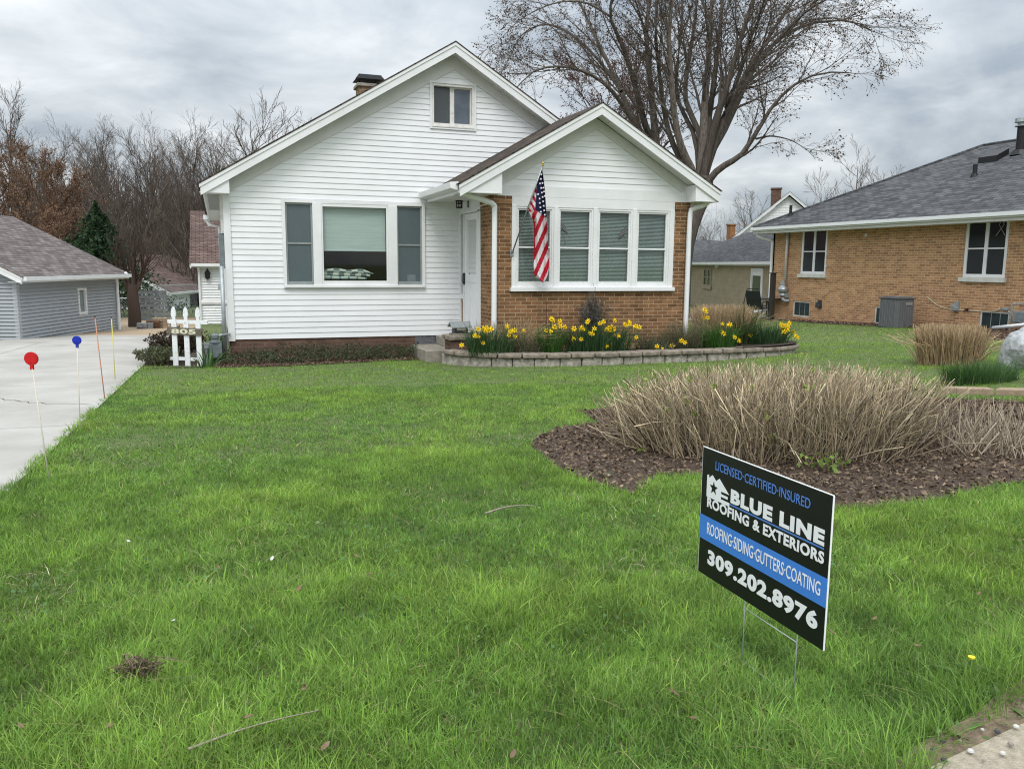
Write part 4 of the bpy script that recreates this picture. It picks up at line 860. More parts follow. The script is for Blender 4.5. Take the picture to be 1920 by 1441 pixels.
# picket fence panel with the house number
pb_ = [G(331, 686), G(353.5, 686), G(376, 687)]; ef = pb_[2]-pb_[0]; ef[2] = 0; Lf = np.linalg.norm(ef); ef /= Lf
FP = Fr((pb_[0][0], pb_[0][1], float(pb_[0][2])), tuple(ef), (ef[1], -ef[0], 0)); sc = float((pb_[0]-CAM)@FW)/FPX
PF = thing('picket_fence', 'short peeling white picket fence panel with a house number board', 'fence', tuple(pb_[0]))
hh = 111*sc
for i in range(3):
    x = i*Lf/2; w = .048
    prof = [(-w, 0), (w, 0), (w, .74), (w*.62, .785), (w*.62, .82), (w*1.0, .86), (w*.95, .90), (w*.7, .955), (w*.3, .99), (0, 1.0), (-w*.3, .99), (-w*.7, .955), (-w*.95, .90), (-w*1.0, .86), (-w*.62, .82), (-w*.62, .785), (-w, .74)]
    MB(FP).prism([(x+a-.0*b, b*hh) for a, b in prof], 0, .02).build('picket', PICKET, PF)
MB(FP).box(-.14, Lf+.17, -.03, -.002, .72*hh, .78*hh).build('rail', PICKET, PF); MB(FP).box(-.13, Lf+.10, -.03, -.002, .10*hh, .155*hh).build('rail', PICKET, PF)
nb = MB(FP).prism([(-.13, .545*hh), (-.14, .60*hh), (-.09, .665*hh), (Lf+.02, .645*hh), (Lf+.10, .652*hh), (Lf+.12, .61*hh), (Lf+.07, .585*hh), (Lf+.085, .535*hh), (Lf-.1, .528*hh), (.1, .538*hh)], .021, .045).build('number_board', OLDWOOD, PF)
text('805', FP, -.035, Lf-.03, .552*hh, .635*hh, .0465, CREAM, nb, name='number', bold=.035, thick=.002)
# gas meter by the fence
gp = G(400, 672); gx, gy = -.33, -.28
GM = thing('gas_meter', 'grey gas meter with pipes at the corner of the white house', 'gas meter', (gx, gy, -.4))
MB().box(gx-.11, gx+.11, gy-.08, gy+.08, -.30, -.02).build('body', METER, GM, bevel=.03)
MB().lathe((gx, gy, -.02), [(.11, 0), (.11, .02), (.06, .03), (.05, .06), (.07, .08), (.07, .13), (.03, .16)], 12).build('regulator', METER, GM)
MB().tube([(gx+.02, gy, .09), (gx+.1, gy, .11), (-.08, -.06, .11)], .02, 8).tube([(gx-.12, gy, -.05), (gx-.15, gy, -.1), (gx-.15, gy, -.45)], .022, 8).box(gx-.19, gx-.1, gy-.04, gy+.04, -.12, -.02).build('pipe', GALV, GM)
tag(MB().box(3.25, 4.24, -1.28, -.04, -.6, -.165).box(3.75, 4.24, -1.2, -.04, -.165, .0).build('concrete_step', STEP, bevel=.015), 'low weathered concrete step beside the brick pier at the side door', 'step')
pr = thing('brick_pier', 'low brick pier with a stone cap at the end of the planter', 'pier', (3.9, -1.5, -.4))
qx, qy = 3.80, -1.50
MB().box(qx-.2, qx+.2, qy-.2, qy+.2, -.6, .055).build('brickwork', FOUND, pr); MB().box(qx-.25, qx+.25, qy-.25, qy+.25, .055, .13).build('cap', CAPST, pr, bevel=.012)
MB().box(qx-.14, qx+.24, qy-.15, qy+.15, .132, .16).build('ledge', CAPST, pr, bevel=.006)
lh = thing('lantern_house', 'small dark lantern shaped like a house with a grey roof on the brick pier', 'garden lantern', (qx, qy, .16))
MB().box(qx-.10, qx+.15, qy-.09, qy+.09, .162, .27).build('body', DGREY, lh); MB().box(qx-.06, qx+.11, qy-.095, qy-.091, .22, .26).build('panel', OLDTRIM, lh)
FQ = Fr((qx+.02, qy, 0), (0, 1, 0), (1, 0, 0)); MB(FQ).prism([(-.15, .265), (0, .355), (.15, .265), (.15, .28), (0, .373), (-.15, .28)], -.19, .19).build('roof', GALV, lh)
tag(MB().tube(smooth_path([(4.12, -1.45, .02), (4.13, -1.5, .12), (4.16, -1.55, .17), (4.2, -1.62, .165)], 10).tolist(), [.10, .11, .12, .12, .11, .10, .08, .06, .04, .02], 10).build('rounded_cover', plain('straw_cover', (.46, .43, .27), (.34, .32, .19), 20, .8), smooth=True), 'pale tan rounded cover lying beside the lantern house at the side door', 'cover')
# planter wall
PW = [(3.40, -1.72), (3.46, -2.05), (3.66, -2.40), (4.02, -2.66), (4.46, -2.88), (5.1, -3.05), (6.3, -3.13), (7.6, -3.12), (8.8, -3.10), (9.65, -3.02), (10.2, -2.75), (10.45, -2.3), (10.4, -1.7), (10.1, -1.1)]
pth = smooth_path([(a, b, 0) for a, b in PW], 200)[:, :2]; cl = np.concatenate([[0], np.cumsum(np.linalg.norm(np.diff(pth, axis=0), axis=1))])
def along(s): return np.array([np.interp(s, cl, pth[:, 0]), np.interp(s, cl, pth[:, 1])])
PL = thing('planter_wall', 'curved low planter wall of grey split blocks with brown cap stones', 'retaining wall', (6.5, -3.1, -.35))
def course(z0, z1, ln, depth, out, mat, name, s0):
    s = s0
    while s < cl[-1]-.1:
        l_ = ln*random.uniform(.88, 1.12); a, b = along(s+.004), along(min(s+l_-.014, cl[-1])); d_ = (b-a)/np.linalg.norm(b-a); n_ = np.array([d_[1], -d_[0]])
        jt = random.uniform(-.008, .008); f = Fr((a[0], a[1], 0), (d_[0], d_[1], 0), (n_[0], n_[1], 0)); L_ = np.linalg.norm(b-a)
        MB(f).box(0, L_, -depth, out+jt, z0, z1+random.uniform(-.004, .004)).build(name, mat, PL, bevel=.02); s += l_
course(-.50, -.167, .41, .24, -.02, BLOCKST, 'block', 0.); course(-.164, -.088, .40, .28, .03, CAPST, 'cap_stone', .12)
patch('planter_soil', [tuple(along(s)+0) for s in np.arange(.1, cl[-1]-.2, .2)]+[(8.3, -1.0), (8.2, -1.95), (4.3, -1.95)], .20, SOIL, .3)
# boulder and edging on the right
bm = bmesh.new(); bmesh.ops.create_icosphere(bm, subdivisions=4, radius=1)
from mathutils import noise as mn
for v in bm.verts:
    c = v.co.copy(); f = 1+.30*mn.noise(c*1.1+Vector((3, 1, 2)))+.13*mn.noise(c*3.1)+.05*mn.noise(c*8)
    v.co = Vector((c.x*.40*f, c.y*.34*f, (c.z*.46*f)*(1 if c.z > -.4 else .7))); 
    if c.z > 0: v.co.x *= 1-.38*c.z; v.co.y *= 1-.3*c.z
me = bpy.data.meshes.new('boulder'); bm.to_mesh(me); bm.free(); me.materials.append(ROCKM)
bp_ = G(1922, 690); o = bpy.data.objects.new('boulder', me); C.objects.link(o); o.location = (bp_[0], bp_[1], bp_[2]+.20); o.rotation_euler = (.1, .05, .6); tag(o, 'pale white quartz boulder standing by the cut grass clump', 'boulder')
ea, eb2 = G(1765, 738), G(1905, 742); ee = (eb2-ea)/np.linalg.norm(eb2-ea); nn_ = np.array([ee[1], -ee[0], 0])
EDG = thing('bed_edging', 'row of tan edging blocks along the grass bed on the right', 'edging', tuple(ea))
for i in range(0, 5):
    a = ea+ee*(i*.56); f = Fr((a[0], a[1], float(g(a[0], a[1]))), tuple(ee), tuple(nn_)); MB(f).vprism([(.0, 0), (.55, 0), (.50, -.17), (.05, -.17)], -.03, .075).build('block', EDGE, EDG, bevel=.012)
dsx = MB().tube([tuple(D(1862, 614.5, 19.2)), tuple(D(1900, 611, 18.6)), tuple(D(1975, 602, 17.6))], .045, 8).build('downspout_extension', WHITE, smooth=True); tag(dsx, 'white downspout extension pipe lying along the mulch by the brick house', 'drain pipe')
# air conditioner
ac = thing('air_conditioner', 'dark grey outdoor air conditioner standing against the brick house', 'air conditioner', (17.0, 1.8, -.3))
x0, x1, y0, y1 = 16.72, 17.32, 1.42, 2.06
MB().box(x0, x1, y0, y1, -.24, .57).build('cabinet', plain('ac_grey_paint', (.13, .135, .145), (.11, .115, .12), 9, .5), ac, bevel=.05)
MB().box(x0-.02, x1+.02, y0-.02, y1+.02, .56, .60).box(x0+.05, x1-.05, y0+.05, y1-.05, .6, .62).build('top_cover', plain('grey_cover', (.12, .125, .13)), ac, bevel=.02)
sl_ = MB()
for i in range(7): t = y0+.06+(y1-y0-.12)*i/6; sl_.box(x0-.012, x0-.001, t-.006, t+.006, -.2, .53)
for i in range(7): t = x0+.06+(x1-x0-.12)*i/6; sl_.box(t-.006, t+.006, y0-.012, y0-.001, -.2, .53)
sl_.build('grille', plain('grille_grey', (.18, .185, .19)), ac)
MB().box(x0+.28, x0+.5, y0-.016, y0-.012, .40, .47).build('badge', GALV, ac); MB().box(x0-.08, x1+.08, y0-.08, y1+.08, -.40, -.24).build('pad', STEP, ac)
gm2 = thing('gas_meter', 'grey gas meter with looping pipes beside the basement window of the brick house', 'gas meter', (17.55, -1.5, -.1))
MB().box(17.4, 17.62, -1.75, -1.4, .12, .40).build('body', METER, gm2, bevel=.03); MB().tube(smooth_path([(17.5, -1.3, -.2), (17.5, -1.3, .5), (17.5, -1.4, .56), (17.5, -1.8, .56), (17.5, -1.85, .4)], 16).tolist(), .022, 8).build('pipe', GALV, gm2); MB().lathe((17.5, -1.12, .38), [(.04, 0), (.1, .02), (.1, .06), (.05, .08)], 12).tube([(17.5, -1.12, .42), (17.5, -1.3, .42)], .02, 6).build('regulator', METER, gm2)
# patio furniture and mower
def patio_chair(loc, rot, lab):
    r = thing('patio_chair', lab, 'chair', (0, 0, 0)); m = MB()
    for s in (-.27, .27):
        MB().tube([(s, .28, .0), (s, .26, .42), (s, .25, .62), (s, -.2, .64), (s, -.22, .42), (s, -.3, 0)], .016, 6).build('leg', BLACK, r)
    m.add([(-.26, .27, .42), (.26, .27, .42), (.26, -.22, .38), (-.26, -.22, .38)], [(0, 1, 2, 3)]); m.build('seat', BLACK, r, thick=.02)
    b = MB(); b.add([(-.26, -.2, .40), (.26, -.2, .40), (.26, -.34, .72), (-.26, -.34, .72), (.24, -.44, 1.0), (-.24, -.44, 1.0)], [(0, 1, 2, 3), (3, 2, 4, 5)]); b.build('backrest', plain('charcoal_sling', (.022, .026, .03)), r, thick=.02)
    r.location = loc; r.rotation_euler = (0, 0, rot); return r
def gpt(u, t): 
    p = D(u, 580, t); return (p[0], p[1], float(g(p[0], p[1]))+.02)
patio_chair(gpt(1420, 27.6), math.radians(-60), 'black sling patio chair nearest the red mower')
patio_chair(gpt(1442, 29.2), math.radians(110), 'black patio chair on the far side of the patio table')
tb = gpt(1446, 28.2); TB = thing('patio_table', 'dark metal patio table between the chairs beside the brick house', 'table', tb); m = MB().box(tb[0]-.45, tb[0]+.45, tb[1]-.45, tb[1]+.45, tb[2]+.69, tb[2]+.72); m.build('tabletop', DGREY, TB, bevel=.01)
for sx_ in (-.38, .38):
    for sy_ in (-.38, .38): MB().tube([(tb[0]+sx_, tb[1]+sy_, tb[2]), (tb[0]+sx_*.9, tb[1]+sy_*.9, tb[2]+.69)], .018, 6).build('leg', BLACK, TB)
mp_ = gpt(1398, 30.0); MW = thing('lawn_mower', 'small red push mower with a black loop handle on the patio', 'lawn mower', mp_); fm_ = Fr(mp_, tuple(RT), (-FW[0], -FW[1], 0))
MB(fm_).box(-.24, .24, -.3, .3, .1, .24).lathe((0, 0, .24), [(.16, 0), (.16, .1), (.06, .14)], 12).build('deck', REDP, MW, bevel=.04)
MB(fm_).tube(smooth_path([(-.22, .25, .2), (-.24, .6, .6), (-.22, .8, 1.0), (-.15, .85, 1.06), (.15, .85, 1.06), (.22, .8, 1.0), (.24, .6, .6), (.22, .25, .2)], 26).tolist(), .014, 6).build('handle', BLACK, MW)
for a_ in (-.27, .27):
    for b_ in (-.24, .24): MB(fm_).tube([(a_-.02, b_, .1), (a_+.02, b_, .1)], .1, 12).build('wheel', BLACK, MW)
pp = gpt(1446.5, 27.); tag(MB().box(pp[0]-.07, pp[0]+.07, pp[1]-.07, pp[1]+.07, pp[2], pp[2]+1.55).box(pp[0]-.1, pp[0]+.1, pp[1]-.1, pp[1]+.1, pp[2]+1.55, pp[2]+1.58).build('patio_post', plain('dark_brown_post', (.035, .028, .024)), bevel=.01), 'thick dark brown post at the patio corner of the brick house', 'post')
# fence, pallet and bricks behind the driveway
cf = [D(226, 600, 33)[:2], D(292, 600, 33.5)[:2], D(372, 600, 36)[:2]]
CF = thing('chain_link_fence', 'grey chain link fence between the grey garage and the white outbuilding', 'fence', (cf[1][0], cf[1][1], -1.04))
mm = MB()
for i, (a, b) in enumerate(zip(cf[:-1], cf[1:])):
    d_ = (b-a); L_ = np.linalg.norm(d_); d_ /= L_; f = Fr((a[0], a[1], -1.04), (d_[0], d_[1], 0), (d_[1], -d_[0], 0)); top = .95 if i == 0 else 1.45
    MB(f).tube([(0, 0, 0), (0, 0, top+.04)], .03, 8).build('post', GALV, CF); MB(f).tube([(0, 0, top), (L_, 0, top)], .022, 8).build('rail', GALV, CF)
    mm.fr = f; k = int((L_+top)/.11)
    for q in range(k):
        s = q*.11; a0, b0 = (s, 0) if s < L_ else (L_, s-L_); a1, b1 = (s-top, top) if s > top else (0, s); mm.tube([(a0, 0, b0), (a1, 0, b1)], .004, 3, False); mm.tube([(L_-a0, 0, b0), (L_-a1, 0, b1)], .004, 3, False)
mm.build('mesh', GALV, CF)
pa = D(288, 600, 31.8); fp_ = Fr((pa[0]-.7, pa[1], -1.03), (.95, -.25, 0), (-.25, -.95, 0)); PT = thing('wooden_pallet', 'weathered grey pallet leaning by the chain link fence', 'pallet', (pa[0], pa[1], -1.03)); m = MB(fp_)
for i in range(7): m.prism([(0.03*i, .15+.17*i), (1.35-.02*i, .18+.17*i), (1.35-.02*i, .30+.17*i), (.03*i, .28+.17*i)], .0, .025)
m.build('slats', GREYWOOD, PT)
for x in (.1, .7, 1.2): MB(fp_).box(x, x+.05, -.09, 0, .0, 1.3).build('stringer', GREYWOOD, PT)
for i, (u, v, w_, h_, lab) in enumerate(((272, 604, .55, .22, 'low grey stack of old boards left of the brick pile'), (287, 602, .45, .3, 'brown stack of bricks beside the pallet'), (300, 602, .5, .38, 'tan stack of stone blocks right of the brick pile'))):
    q = D(u, v, 29.5+.3*i); z_ = float(g(q[0], q[1])); m = MB(); rr2 = random.Random(i)
    for lay in range(3):
        for c in range(3): x_ = q[0]-w_/2+c*w_/3; m.box(x_+.004, x_+w_/3-.004, q[1]-.2+rr2.uniform(-.04, .04), q[1]+.2, z_+lay*h_/3+.003, z_+(lay+1)*h_/3-.002)
    tag(m.build('material_stack', (GREYWOOD, plain('old_brick', (.16, .085, .05), (.09, .05, .03), 9, .9), EDGE)[i], bevel=.008), lab, 'stack')

# ------------------------------------------------------------------ plants of the beds
def strap_clump(name, lab, cat, cx, cy, z, rx, ry, n, h, wid, pal, lean=.45, seg=3, group=None, tip=None, mat=None, upright=.0):
    r = thing(name, lab, cat, (cx, cy, z), group)
    q = rng.random(n)**.5; t = rng.random(n)*2*np.pi; B = np.stack([cx+rx*q*np.cos(t), cy+ry*q*np.sin(t), np.full(n, z-.02)], 1)
    H_ = h*rng.uniform(.6, 1.15, n); ang = np.arctan2(B[:, 1]-cy, B[:, 0]-cx)+rng.normal(0, .6, n)
    c = tones(n, pal); V, F, Cc = blades(B, H_, np.abs(rng.normal(lean, lean*.5, n))*(.35+.9*q), ang, wid*rng.uniform(.7, 1.3, n), c, seg, None if tip is None else tones(n, tip), 1.9)
    np_mesh('foliage', V, F, mat or LEAFM, r, Cc); return r
PALD = [(.035, .085, .035), (.05, .115, .04), (.07, .14, .05), (.03, .06, .03)]
PALG = [(.05, .14, .025), (.075, .18, .03), (.04, .10, .02)]
PALS = [(.52, .385, .225), (.38, .27, .155), (.64, .50, .32), (.26, .18, .10)]
PALGREY = [(.085, .11, .06), (.13, .13, .075), (.20, .175, .11), (.06, .085, .045)]
SZ = -.12
def sp_(u, v, Y): p = PY(u, v, Y); return p[0], p[2]
# one flower: six petals and a trumpet
def flower_mesh(name, pm, tm):
    bm = MB()
    for k in range(6):
        a = k*math.pi/3; ca, sa = math.cos(a), math.sin(a); R_ = .038
        bm.add([(0, .0, 0), (R_*.55*math.cos(a-.42), -.006, R_*.55*math.sin(a-.42)), (R_*ca, -.002, R_*sa), (R_*.55*math.cos(a+.42), -.006, R_*.55*math.sin(a+.42))], [(0, 1, 2, 3)])
    bm.mi = 1; pts = []
    for j, (r_, o_) in enumerate(((.008, -.002), (.011, -.02), (.017, -.03))):
        for k in range(8): pts.append((r_*math.cos(k*math.pi/4), o_, r_*math.sin(k*math.pi/4)))
    bm.add(pts, [(j*8+k, j*8+(k+1) % 8, j*8+8+(k+1) % 8, j*8+8+k) for j in range(2) for k in range(8)]+[tuple(range(8))])
    o = bm.build(name, [pm, tm]); me = o.data; bpy.data.objects.remove(o); return me
FM = flower_mesh('flower', PETAL, TRUMPET); FM2 = flower_mesh('flower_pale', PEACH, TRUMPET)
STEMG = plain('flower_stem', (.07, .15, .04), rough=.6)
def add_flowers(root, pts, Y, zsoil=SZ):
    for u, v in pts+[(u+random.uniform(-8, 8), v+random.uniform(-5, 5)) for u, v in pts if random.random() < .4]:
        y = Y+random.uniform(-.12, .12); p = PY(u, v, y); loc = LOC[root]
        pale = (u, v) == (1319.5, 594.7)
        f = bpy.data.objects.new('flower', FM2 if pale else FM); C.objects.link(f); f.parent = root
        f.location = (p[0]-loc[0], p[1]-loc[1], p[2]-loc[2]); f.rotation_euler = (random.uniform(-.5, .35), random.uniform(0, 6), random.uniform(-.9, .9)); s = random.uniform(1.2, 1.6); f.scale = (s, s, s)
        st_ = MB().tube([(p[0]+random.uniform(-.05, .05), y+.05, zsoil), (p[0]+random.uniform(-.02, .02), y+.04, (p[2]+zsoil)/2+.03), (p[0], y+.02, p[2]-.0), (p[0], y+.004, p[2])], .0035, 5).build('stem', STEMG, root)
def dclump(lab, u, Y, rx, ry, n, vtop, pts, pal=PALD, wid=.013, lean=.42):
    x, zt_ = sp_(u, vtop, Y); r = strap_clump('daffodil_clump', lab, 'daffodils', x, Y, SZ, rx, ry, n, (zt_-SZ)*1.08, wid, pal, lean, group='daffodil clumps in the planter'); add_flowers(r, pts, Y-ry*.55); return r
dclump('daffodil clump nearest the lantern house at the left end of the planter', 918, -2.45, .40, .26, 420, 604, [(904.7, 614), (909, 618), (920.6, 617), (890, 628.5), (896, 630.7), (950, 613), (956, 621), (965, 619), (954, 628), (964.5, 631.5), (981, 619), (905.7, 642.6), (865.5, 647), (912.5, 613.5), (916, 619.5)])
dclump('fresh green daffodil clump left of the grey shrub with few flowers', 1032, -2.55, .22, .2, 300, 606, [(1035.4, 601.8), (1040, 613), (1050, 606), (1058, 613), (1031.5, 621), (1034, 598)], PALG)
dclump('wide daffodil clump in front of the grey shrub under the porch windows', 1122, -2.62, .62, .22, 760, 604, [(1076, 616), (1090, 613), (1101, 604), (1074, 634), (1090, 635.6), (1104.7, 624.8), (1114.6, 616), (1136, 617), (1143, 618), (1150, 615), (1152, 600), (1158, 630), (1137, 648.5), (1170, 607), (1178.5, 603), (1192, 611), (1187, 613), (1159, 630), (1193, 632), (1093, 617), (1147, 613), (1131, 603), (1174, 610)])
dclump('small daffodil clump of short leaves with two low flowers', 1240, -2.75, .25, .12, 120, 632, [(1232, 649), (1260, 648.6), (1284, 642)], PALGREY, .010, .8)
dclump('daffodil clump in front of the tan grass with one tall pair of flowers', 1350, -2.62, .34, .22, 420, 603, [(1324, 584), (1319.5, 594.7), (1353.7, 606.7), (1362.5, 609), (1352, 621), (1376, 631.5), (1385, 638)], PALG)
dclump('daffodil clump with a bunch of flowers at the right end of the planter', 1438, -2.45, .46, .24, 560, 600, [(1406.7, 628), (1462, 607), (1466.8, 609.6), (1475, 609), (1477.7, 613), (1473, 616), (1469.7, 622), (1467, 628.5), (1485.7, 622), (1491.6, 630), (1471, 611), (1480, 609), (1476, 619), (1468, 618), (1472, 627), (1464, 613)])
for u_, v_, y_, n_, lab_ in ((990, 622, -2.5, 260, 'low grey green foliage between the two left daffodil clumps'), (1222, 620, -2.5, 300, 'low grey green foliage right of the wide daffodil clump'), (1395, 607, -2.3, 320, 'dark green foliage between the two right daffodil clumps')):
    x, zt_ = sp_(u_, v_, y_); strap_clump('bulb_foliage', lab_, 'perennial', x, y_, SZ, .28, .18, n_, (zt_-SZ)*1.1, .011, PALGREY if u_ < 1300 else PALD, .6)
def dry_grass(name, lab, x, y, z, rx, ry, n, h, wid=.006, pal=PALS, lean=.12, cut=True, cat='ornamental grass', group='cut back ornamental grasses'):
    r = thing(name, lab, cat, (x, y, z), group); q = rng.random(n)**.5; t = rng.random(n)*2*np.pi
    B = np.stack([x+rx*q*np.cos(t)*.8, y+ry*q*np.sin(t)*.8, np.full(n, z-.02)], 1); hh_ = h*rng.uniform(.78, 1.03, n) if cut else h*rng.uniform(.3, 1.1, n)
    ang = np.arctan2(B[:, 1]-y, B[:, 0]-x)+rng.normal(0, .5, n); ln = np.abs(rng.normal(lean, lean, n))*(.3+q)
    far = rng.random(n) < .035; ln = np.where(far, rng.uniform(.5, 1.3, n), ln)
    P = np.stack([B, B+np.stack([np.cos(ang)*hh_*ln*.45, np.sin(ang)*hh_*ln*.45, hh_*.55], 1), B+np.stack([np.cos(ang)*hh_*ln, np.sin(ang)*hh_*ln, hh_*(1-.25*ln)], 1)], 1)
    R_ = wid*.5*rng.uniform(.6, 1.4, (n, 1))*np.array([[1, .9, .7]]); V, F, Cc = tubes(P, R_, tones(n, pal, .2)); np_mesh('foliage', V, F, STRAWM, r, Cc); return r
x, zt_ = sp_(967, 596, -2.2); dry_grass('dry_grass_clump', 'small tan dry grass clump behind the left daffodils against the porch brick', x, -2.22, SZ, .32, .16, 700, zt_-SZ+.02, .004, lean=.5, cut=False)
x, zt_ = sp_(1352, 571, -2.0); dry_grass('dry_grass_clump', 'wide tan cut grass clump beside the porch downspout behind the daffodils', x+.05, -2.0, SZ, .68, .42, 2600, zt_-SZ+.03, .006, lean=.12)
gb = G(1790, 686); dry_grass('dry_grass_clump', 'big tan cut grass clump beside the white boulder on the right', gb[0]+.2, gb[1]+.3, gb[2], .62, .5, 3000, .64, .009, lean=.09)
x, zt_ = sp_(1395, 566, -2.3); strap_clump('iris_clump', 'tall green strap leaved clump in front of the wide tan grass', 'iris', x, -2.35, SZ, .22, .16, 160, (zt_-SZ)*1.1, .02, [(.06, .10, .035), (.085, .13, .05), (.12, .13, .06)], .5)
x, zt_ = sp_(1285, 597, -2.5); strap_clump('grassy_clump', 'grey green grassy clump with tan tips right under the porch downspout', 'perennial', x, -2.45, SZ, .34, .2, 700, (zt_-SZ)*1.1, .007, PALGREY, .55, tip=[(.25, .2, .12), (.14, .14, .08)])
gc_ = G(1850, 718); strap_clump('green_grass_clump', 'fresh green grass clump growing in front of the tan grass and the boulder', 'grass clump', gc_[0], gc_[1]+.1, gc_[2], .62, .22, 1500, .34, .007, [(.06, .14, .035), (.09, .17, .05), (.05, .10, .04)], .45)
gc_ = G(386, 690); strap_clump('tulip_leaves', 'broad green leaf clump at the foot of the picket fence', 'bulb leaves', gc_[0]+.02, gc_[1]+.1, gc_[2], .12, .1, 26, .40, .035, [(.045, .11, .025), (.065, .15, .035)], .5)
strap_clump('iris_clump', 'dark green strap leaves behind the gas meter by the house corner', 'iris', -.32, .35, -.42, .16, .3, 90, .62, .022, PALD, .35)
# woody shrubs
def shrub(name, lab, x, y, z, rx, ry, h, stems, pal, budpal=None, nb=0, bs=.02, group=None, lean=.5, wid=.006, sub=10, cat='shrub', buds_flat=False):
    r = thing(name, lab, cat, (x, y, z), group); n = stems; t = rng.random(n)*2*np.pi; q = rng.random(n)**.5
    B = np.stack([x+rx*.3*q*np.cos(t), y+ry*.3*q*np.sin(t), np.full(n, z-.02)], 1); E_ = np.stack([x+rx*q*np.cos(t), y+ry*q*np.sin(t), z+h*(1-.35*q*q)*rng.uniform(.8, 1.05, n)], 1)
    M_ = (B+E_)/2+rng.normal(0, .05, (n, 3))*np.array([rx, ry, h*.5]); M_[:, 2] += h*.08
    P = np.stack([B, (B+M_)/2+rng.normal(0, .02, (n, 3)), M_, (M_+E_)/2+rng.normal(0, .02, (n, 3)), E_], 1); R_ = wid*np.array([[1.2, 1, .85, .7, .4]])*rng.uniform(.7, 1.3, (n, 1))
    parts = [tubes(P, R_, tones(n, pal, .2))]
    if sub:
        P2, R2 = grow(P, R_, sub, .35, .7, (.0, .12), k=4, t0=.3); parts.append(tubes(P2, R2*.8, tones(len(P2), pal, .2)))
        P3, R3 = grow(P2, R2, 3, .5, .6, (.0, .1), k=3, t0=.3); parts.append(tubes(P3, R3*.7, tones(len(P3), pal, .2))); ends = np.concatenate([P2[:, -1], P3[:, -1], P3[:, 1]])
    else: ends = E_
    V, F, Cc = join(parts); np_mesh('twigs', V, F, TWIGM, r, Cc)
    if nb:
        i = rng.integers(0, len(ends), nb); V, F, Cc = buds(ends[i]+rng.normal(0, .01, (nb, 3)), bs*rng.uniform(.5, 1.3, nb), tones(nb, budpal, .2)); np_mesh('leaves', V, F, LEAFM, r, Cc)
    return r
x, zt_ = sp_(1112, 550, -2.2); shrub('grey_shrub', 'grey leafless shrub with fuzzy twigs against the porch brick under the windows', x, -2.28, SZ, .36, .2, zt_-SZ, 34, [(.10, .095, .085), (.16, .15, .13), (.07, .065, .06)], [(.17, .17, .15), (.10, .105, .09)], 2600, .022)
for u, v0, lab in ((1025, 566, 'taller rusty iron rod standing in the planter against the brick'), (1050, 574, 'shorter rusty iron rod with a pale tip in the planter')):
    x, z1_ = sp_(u, v0, -2.15); tag(MB().tube([(x, -2.15, SZ-.1), (x, -2.15, z1_)], .006, 6).build('iron_rod', RUST), lab, 'rod')
shrub('dead_juniper', 'dark reddish brown bush behind the picket fence', -1.0, .75, -.45, .52, .6, .62, 60, [(.085, .05, .035), (.05, .032, .025), (.12, .075, .05)], [(.07, .042, .03), (.10, .06, .04), (.05, .05, .025)], 5200, .035)
shrub('green_shrub', 'low sprawling green shrub beside the driveway left of the picket fence', -1.28, .0, -.42, .42, .62, .30, 60, [(.10, .085, .05), (.16, .14, .09)], [(.09, .125, .05), (.16, .18, .09), (.06, .09, .035), (.20, .19, .11)], 4200, .032)
def cover(name, poly, n, zf, size, pal, mat=LEAFM, lab=None):
    P = np.array(poly); pts = np.zeros((0, 2))
    while len(pts) < n:
        c = rng.uniform(P.min(0), P.max(0), (n, 2)); pts = np.concatenate([pts, c[inpoly(c[:, 0], c[:, 1], poly)]])
    pts = pts[:n]; z = g(pts[:, 0], pts[:, 1])+zf(pts)*rng.random(n)**.6; pos = np.stack([pts[:, 0], pts[:, 1], z], 1)
    V, F, Cc = leaves(pos, size*rng.uniform(.5, 1.3, n), tones(n, pal, .2), .6); o = np_mesh(name, V, F, mat, None, Cc); o['kind'] = 'stuff'; return o
nz = lambda p: mnoise(p*3.0)
def mnoise(p): return np.array([mn.noise(Vector((a, b, .3))) for a, b in p])
FB2 = [(-.3, -.85), (.8, -.95), (2.0, -.8), (3.25, -.6), (3.45, -.05), (-.3, -.03)]
cover('ground_cover', FB2, 9000, lambda p: np.clip(.36+.28*p[:, 1]+.12*mnoise(p*2.5), .03, .4)*(.45+.55*np.clip(p[:, 0]*.6+.6, 0, 1)), .034, [(.05, .075, .028), (.035, .055, .022), (.09, .10, .05), (.06, .09, .035)])
cover('dry_undergrowth', [(-.3, -1.05), (.9, -1.1), (2.2, -.95), (2.4, -.5), (.6, -.1), (-.25, -.05)], 7000, lambda p: np.clip(.22+.2*p[:, 1]+.1*mnoise(p*2.2+5), .03, .4), .034, [(.10, .055, .045), (.14, .085, .065), (.07, .045, .035), (.16, .12, .085)], TWIGM)
# the big pruned hydrangea and its mulch
RH_ = np.array([RT[0], RT[1], 0]); RH_ /= np.linalg.norm(RH_); FH_ = np.array([FW[0], FW[1], 0]); FH_ /= np.linalg.norm(FH_)
hb0 = np.array([3.42, -10.72, 0.]); hc = hb0+FH_*.60+RH_*.30
n_stem = 2500
HYD = thing('hydrangea_bush', 'wide bare hydrangea bush of pale cut stems in the mulch bed', 'shrub', (hc[0], hc[1], float(g(hc[0], hc[1]))))
n = n_stem; t = rng.random(n)*2*np.pi; q = rng.random(n)**.5; ca, sa = q*np.cos(t), q*np.sin(t)
B = hc+RH_*(ca*1.12)[:, None]+FH_*(sa*.84)[:, None]; B[:, 2] = g(B[:, 0], B[:, 1])-.02
prof_h = lambda a: np.interp(a, [-1, -.75, -.4, 0, .45, .8, 1], [.48, .57, .60, .62, .64, .63, .57])
flare = .26+.30*q
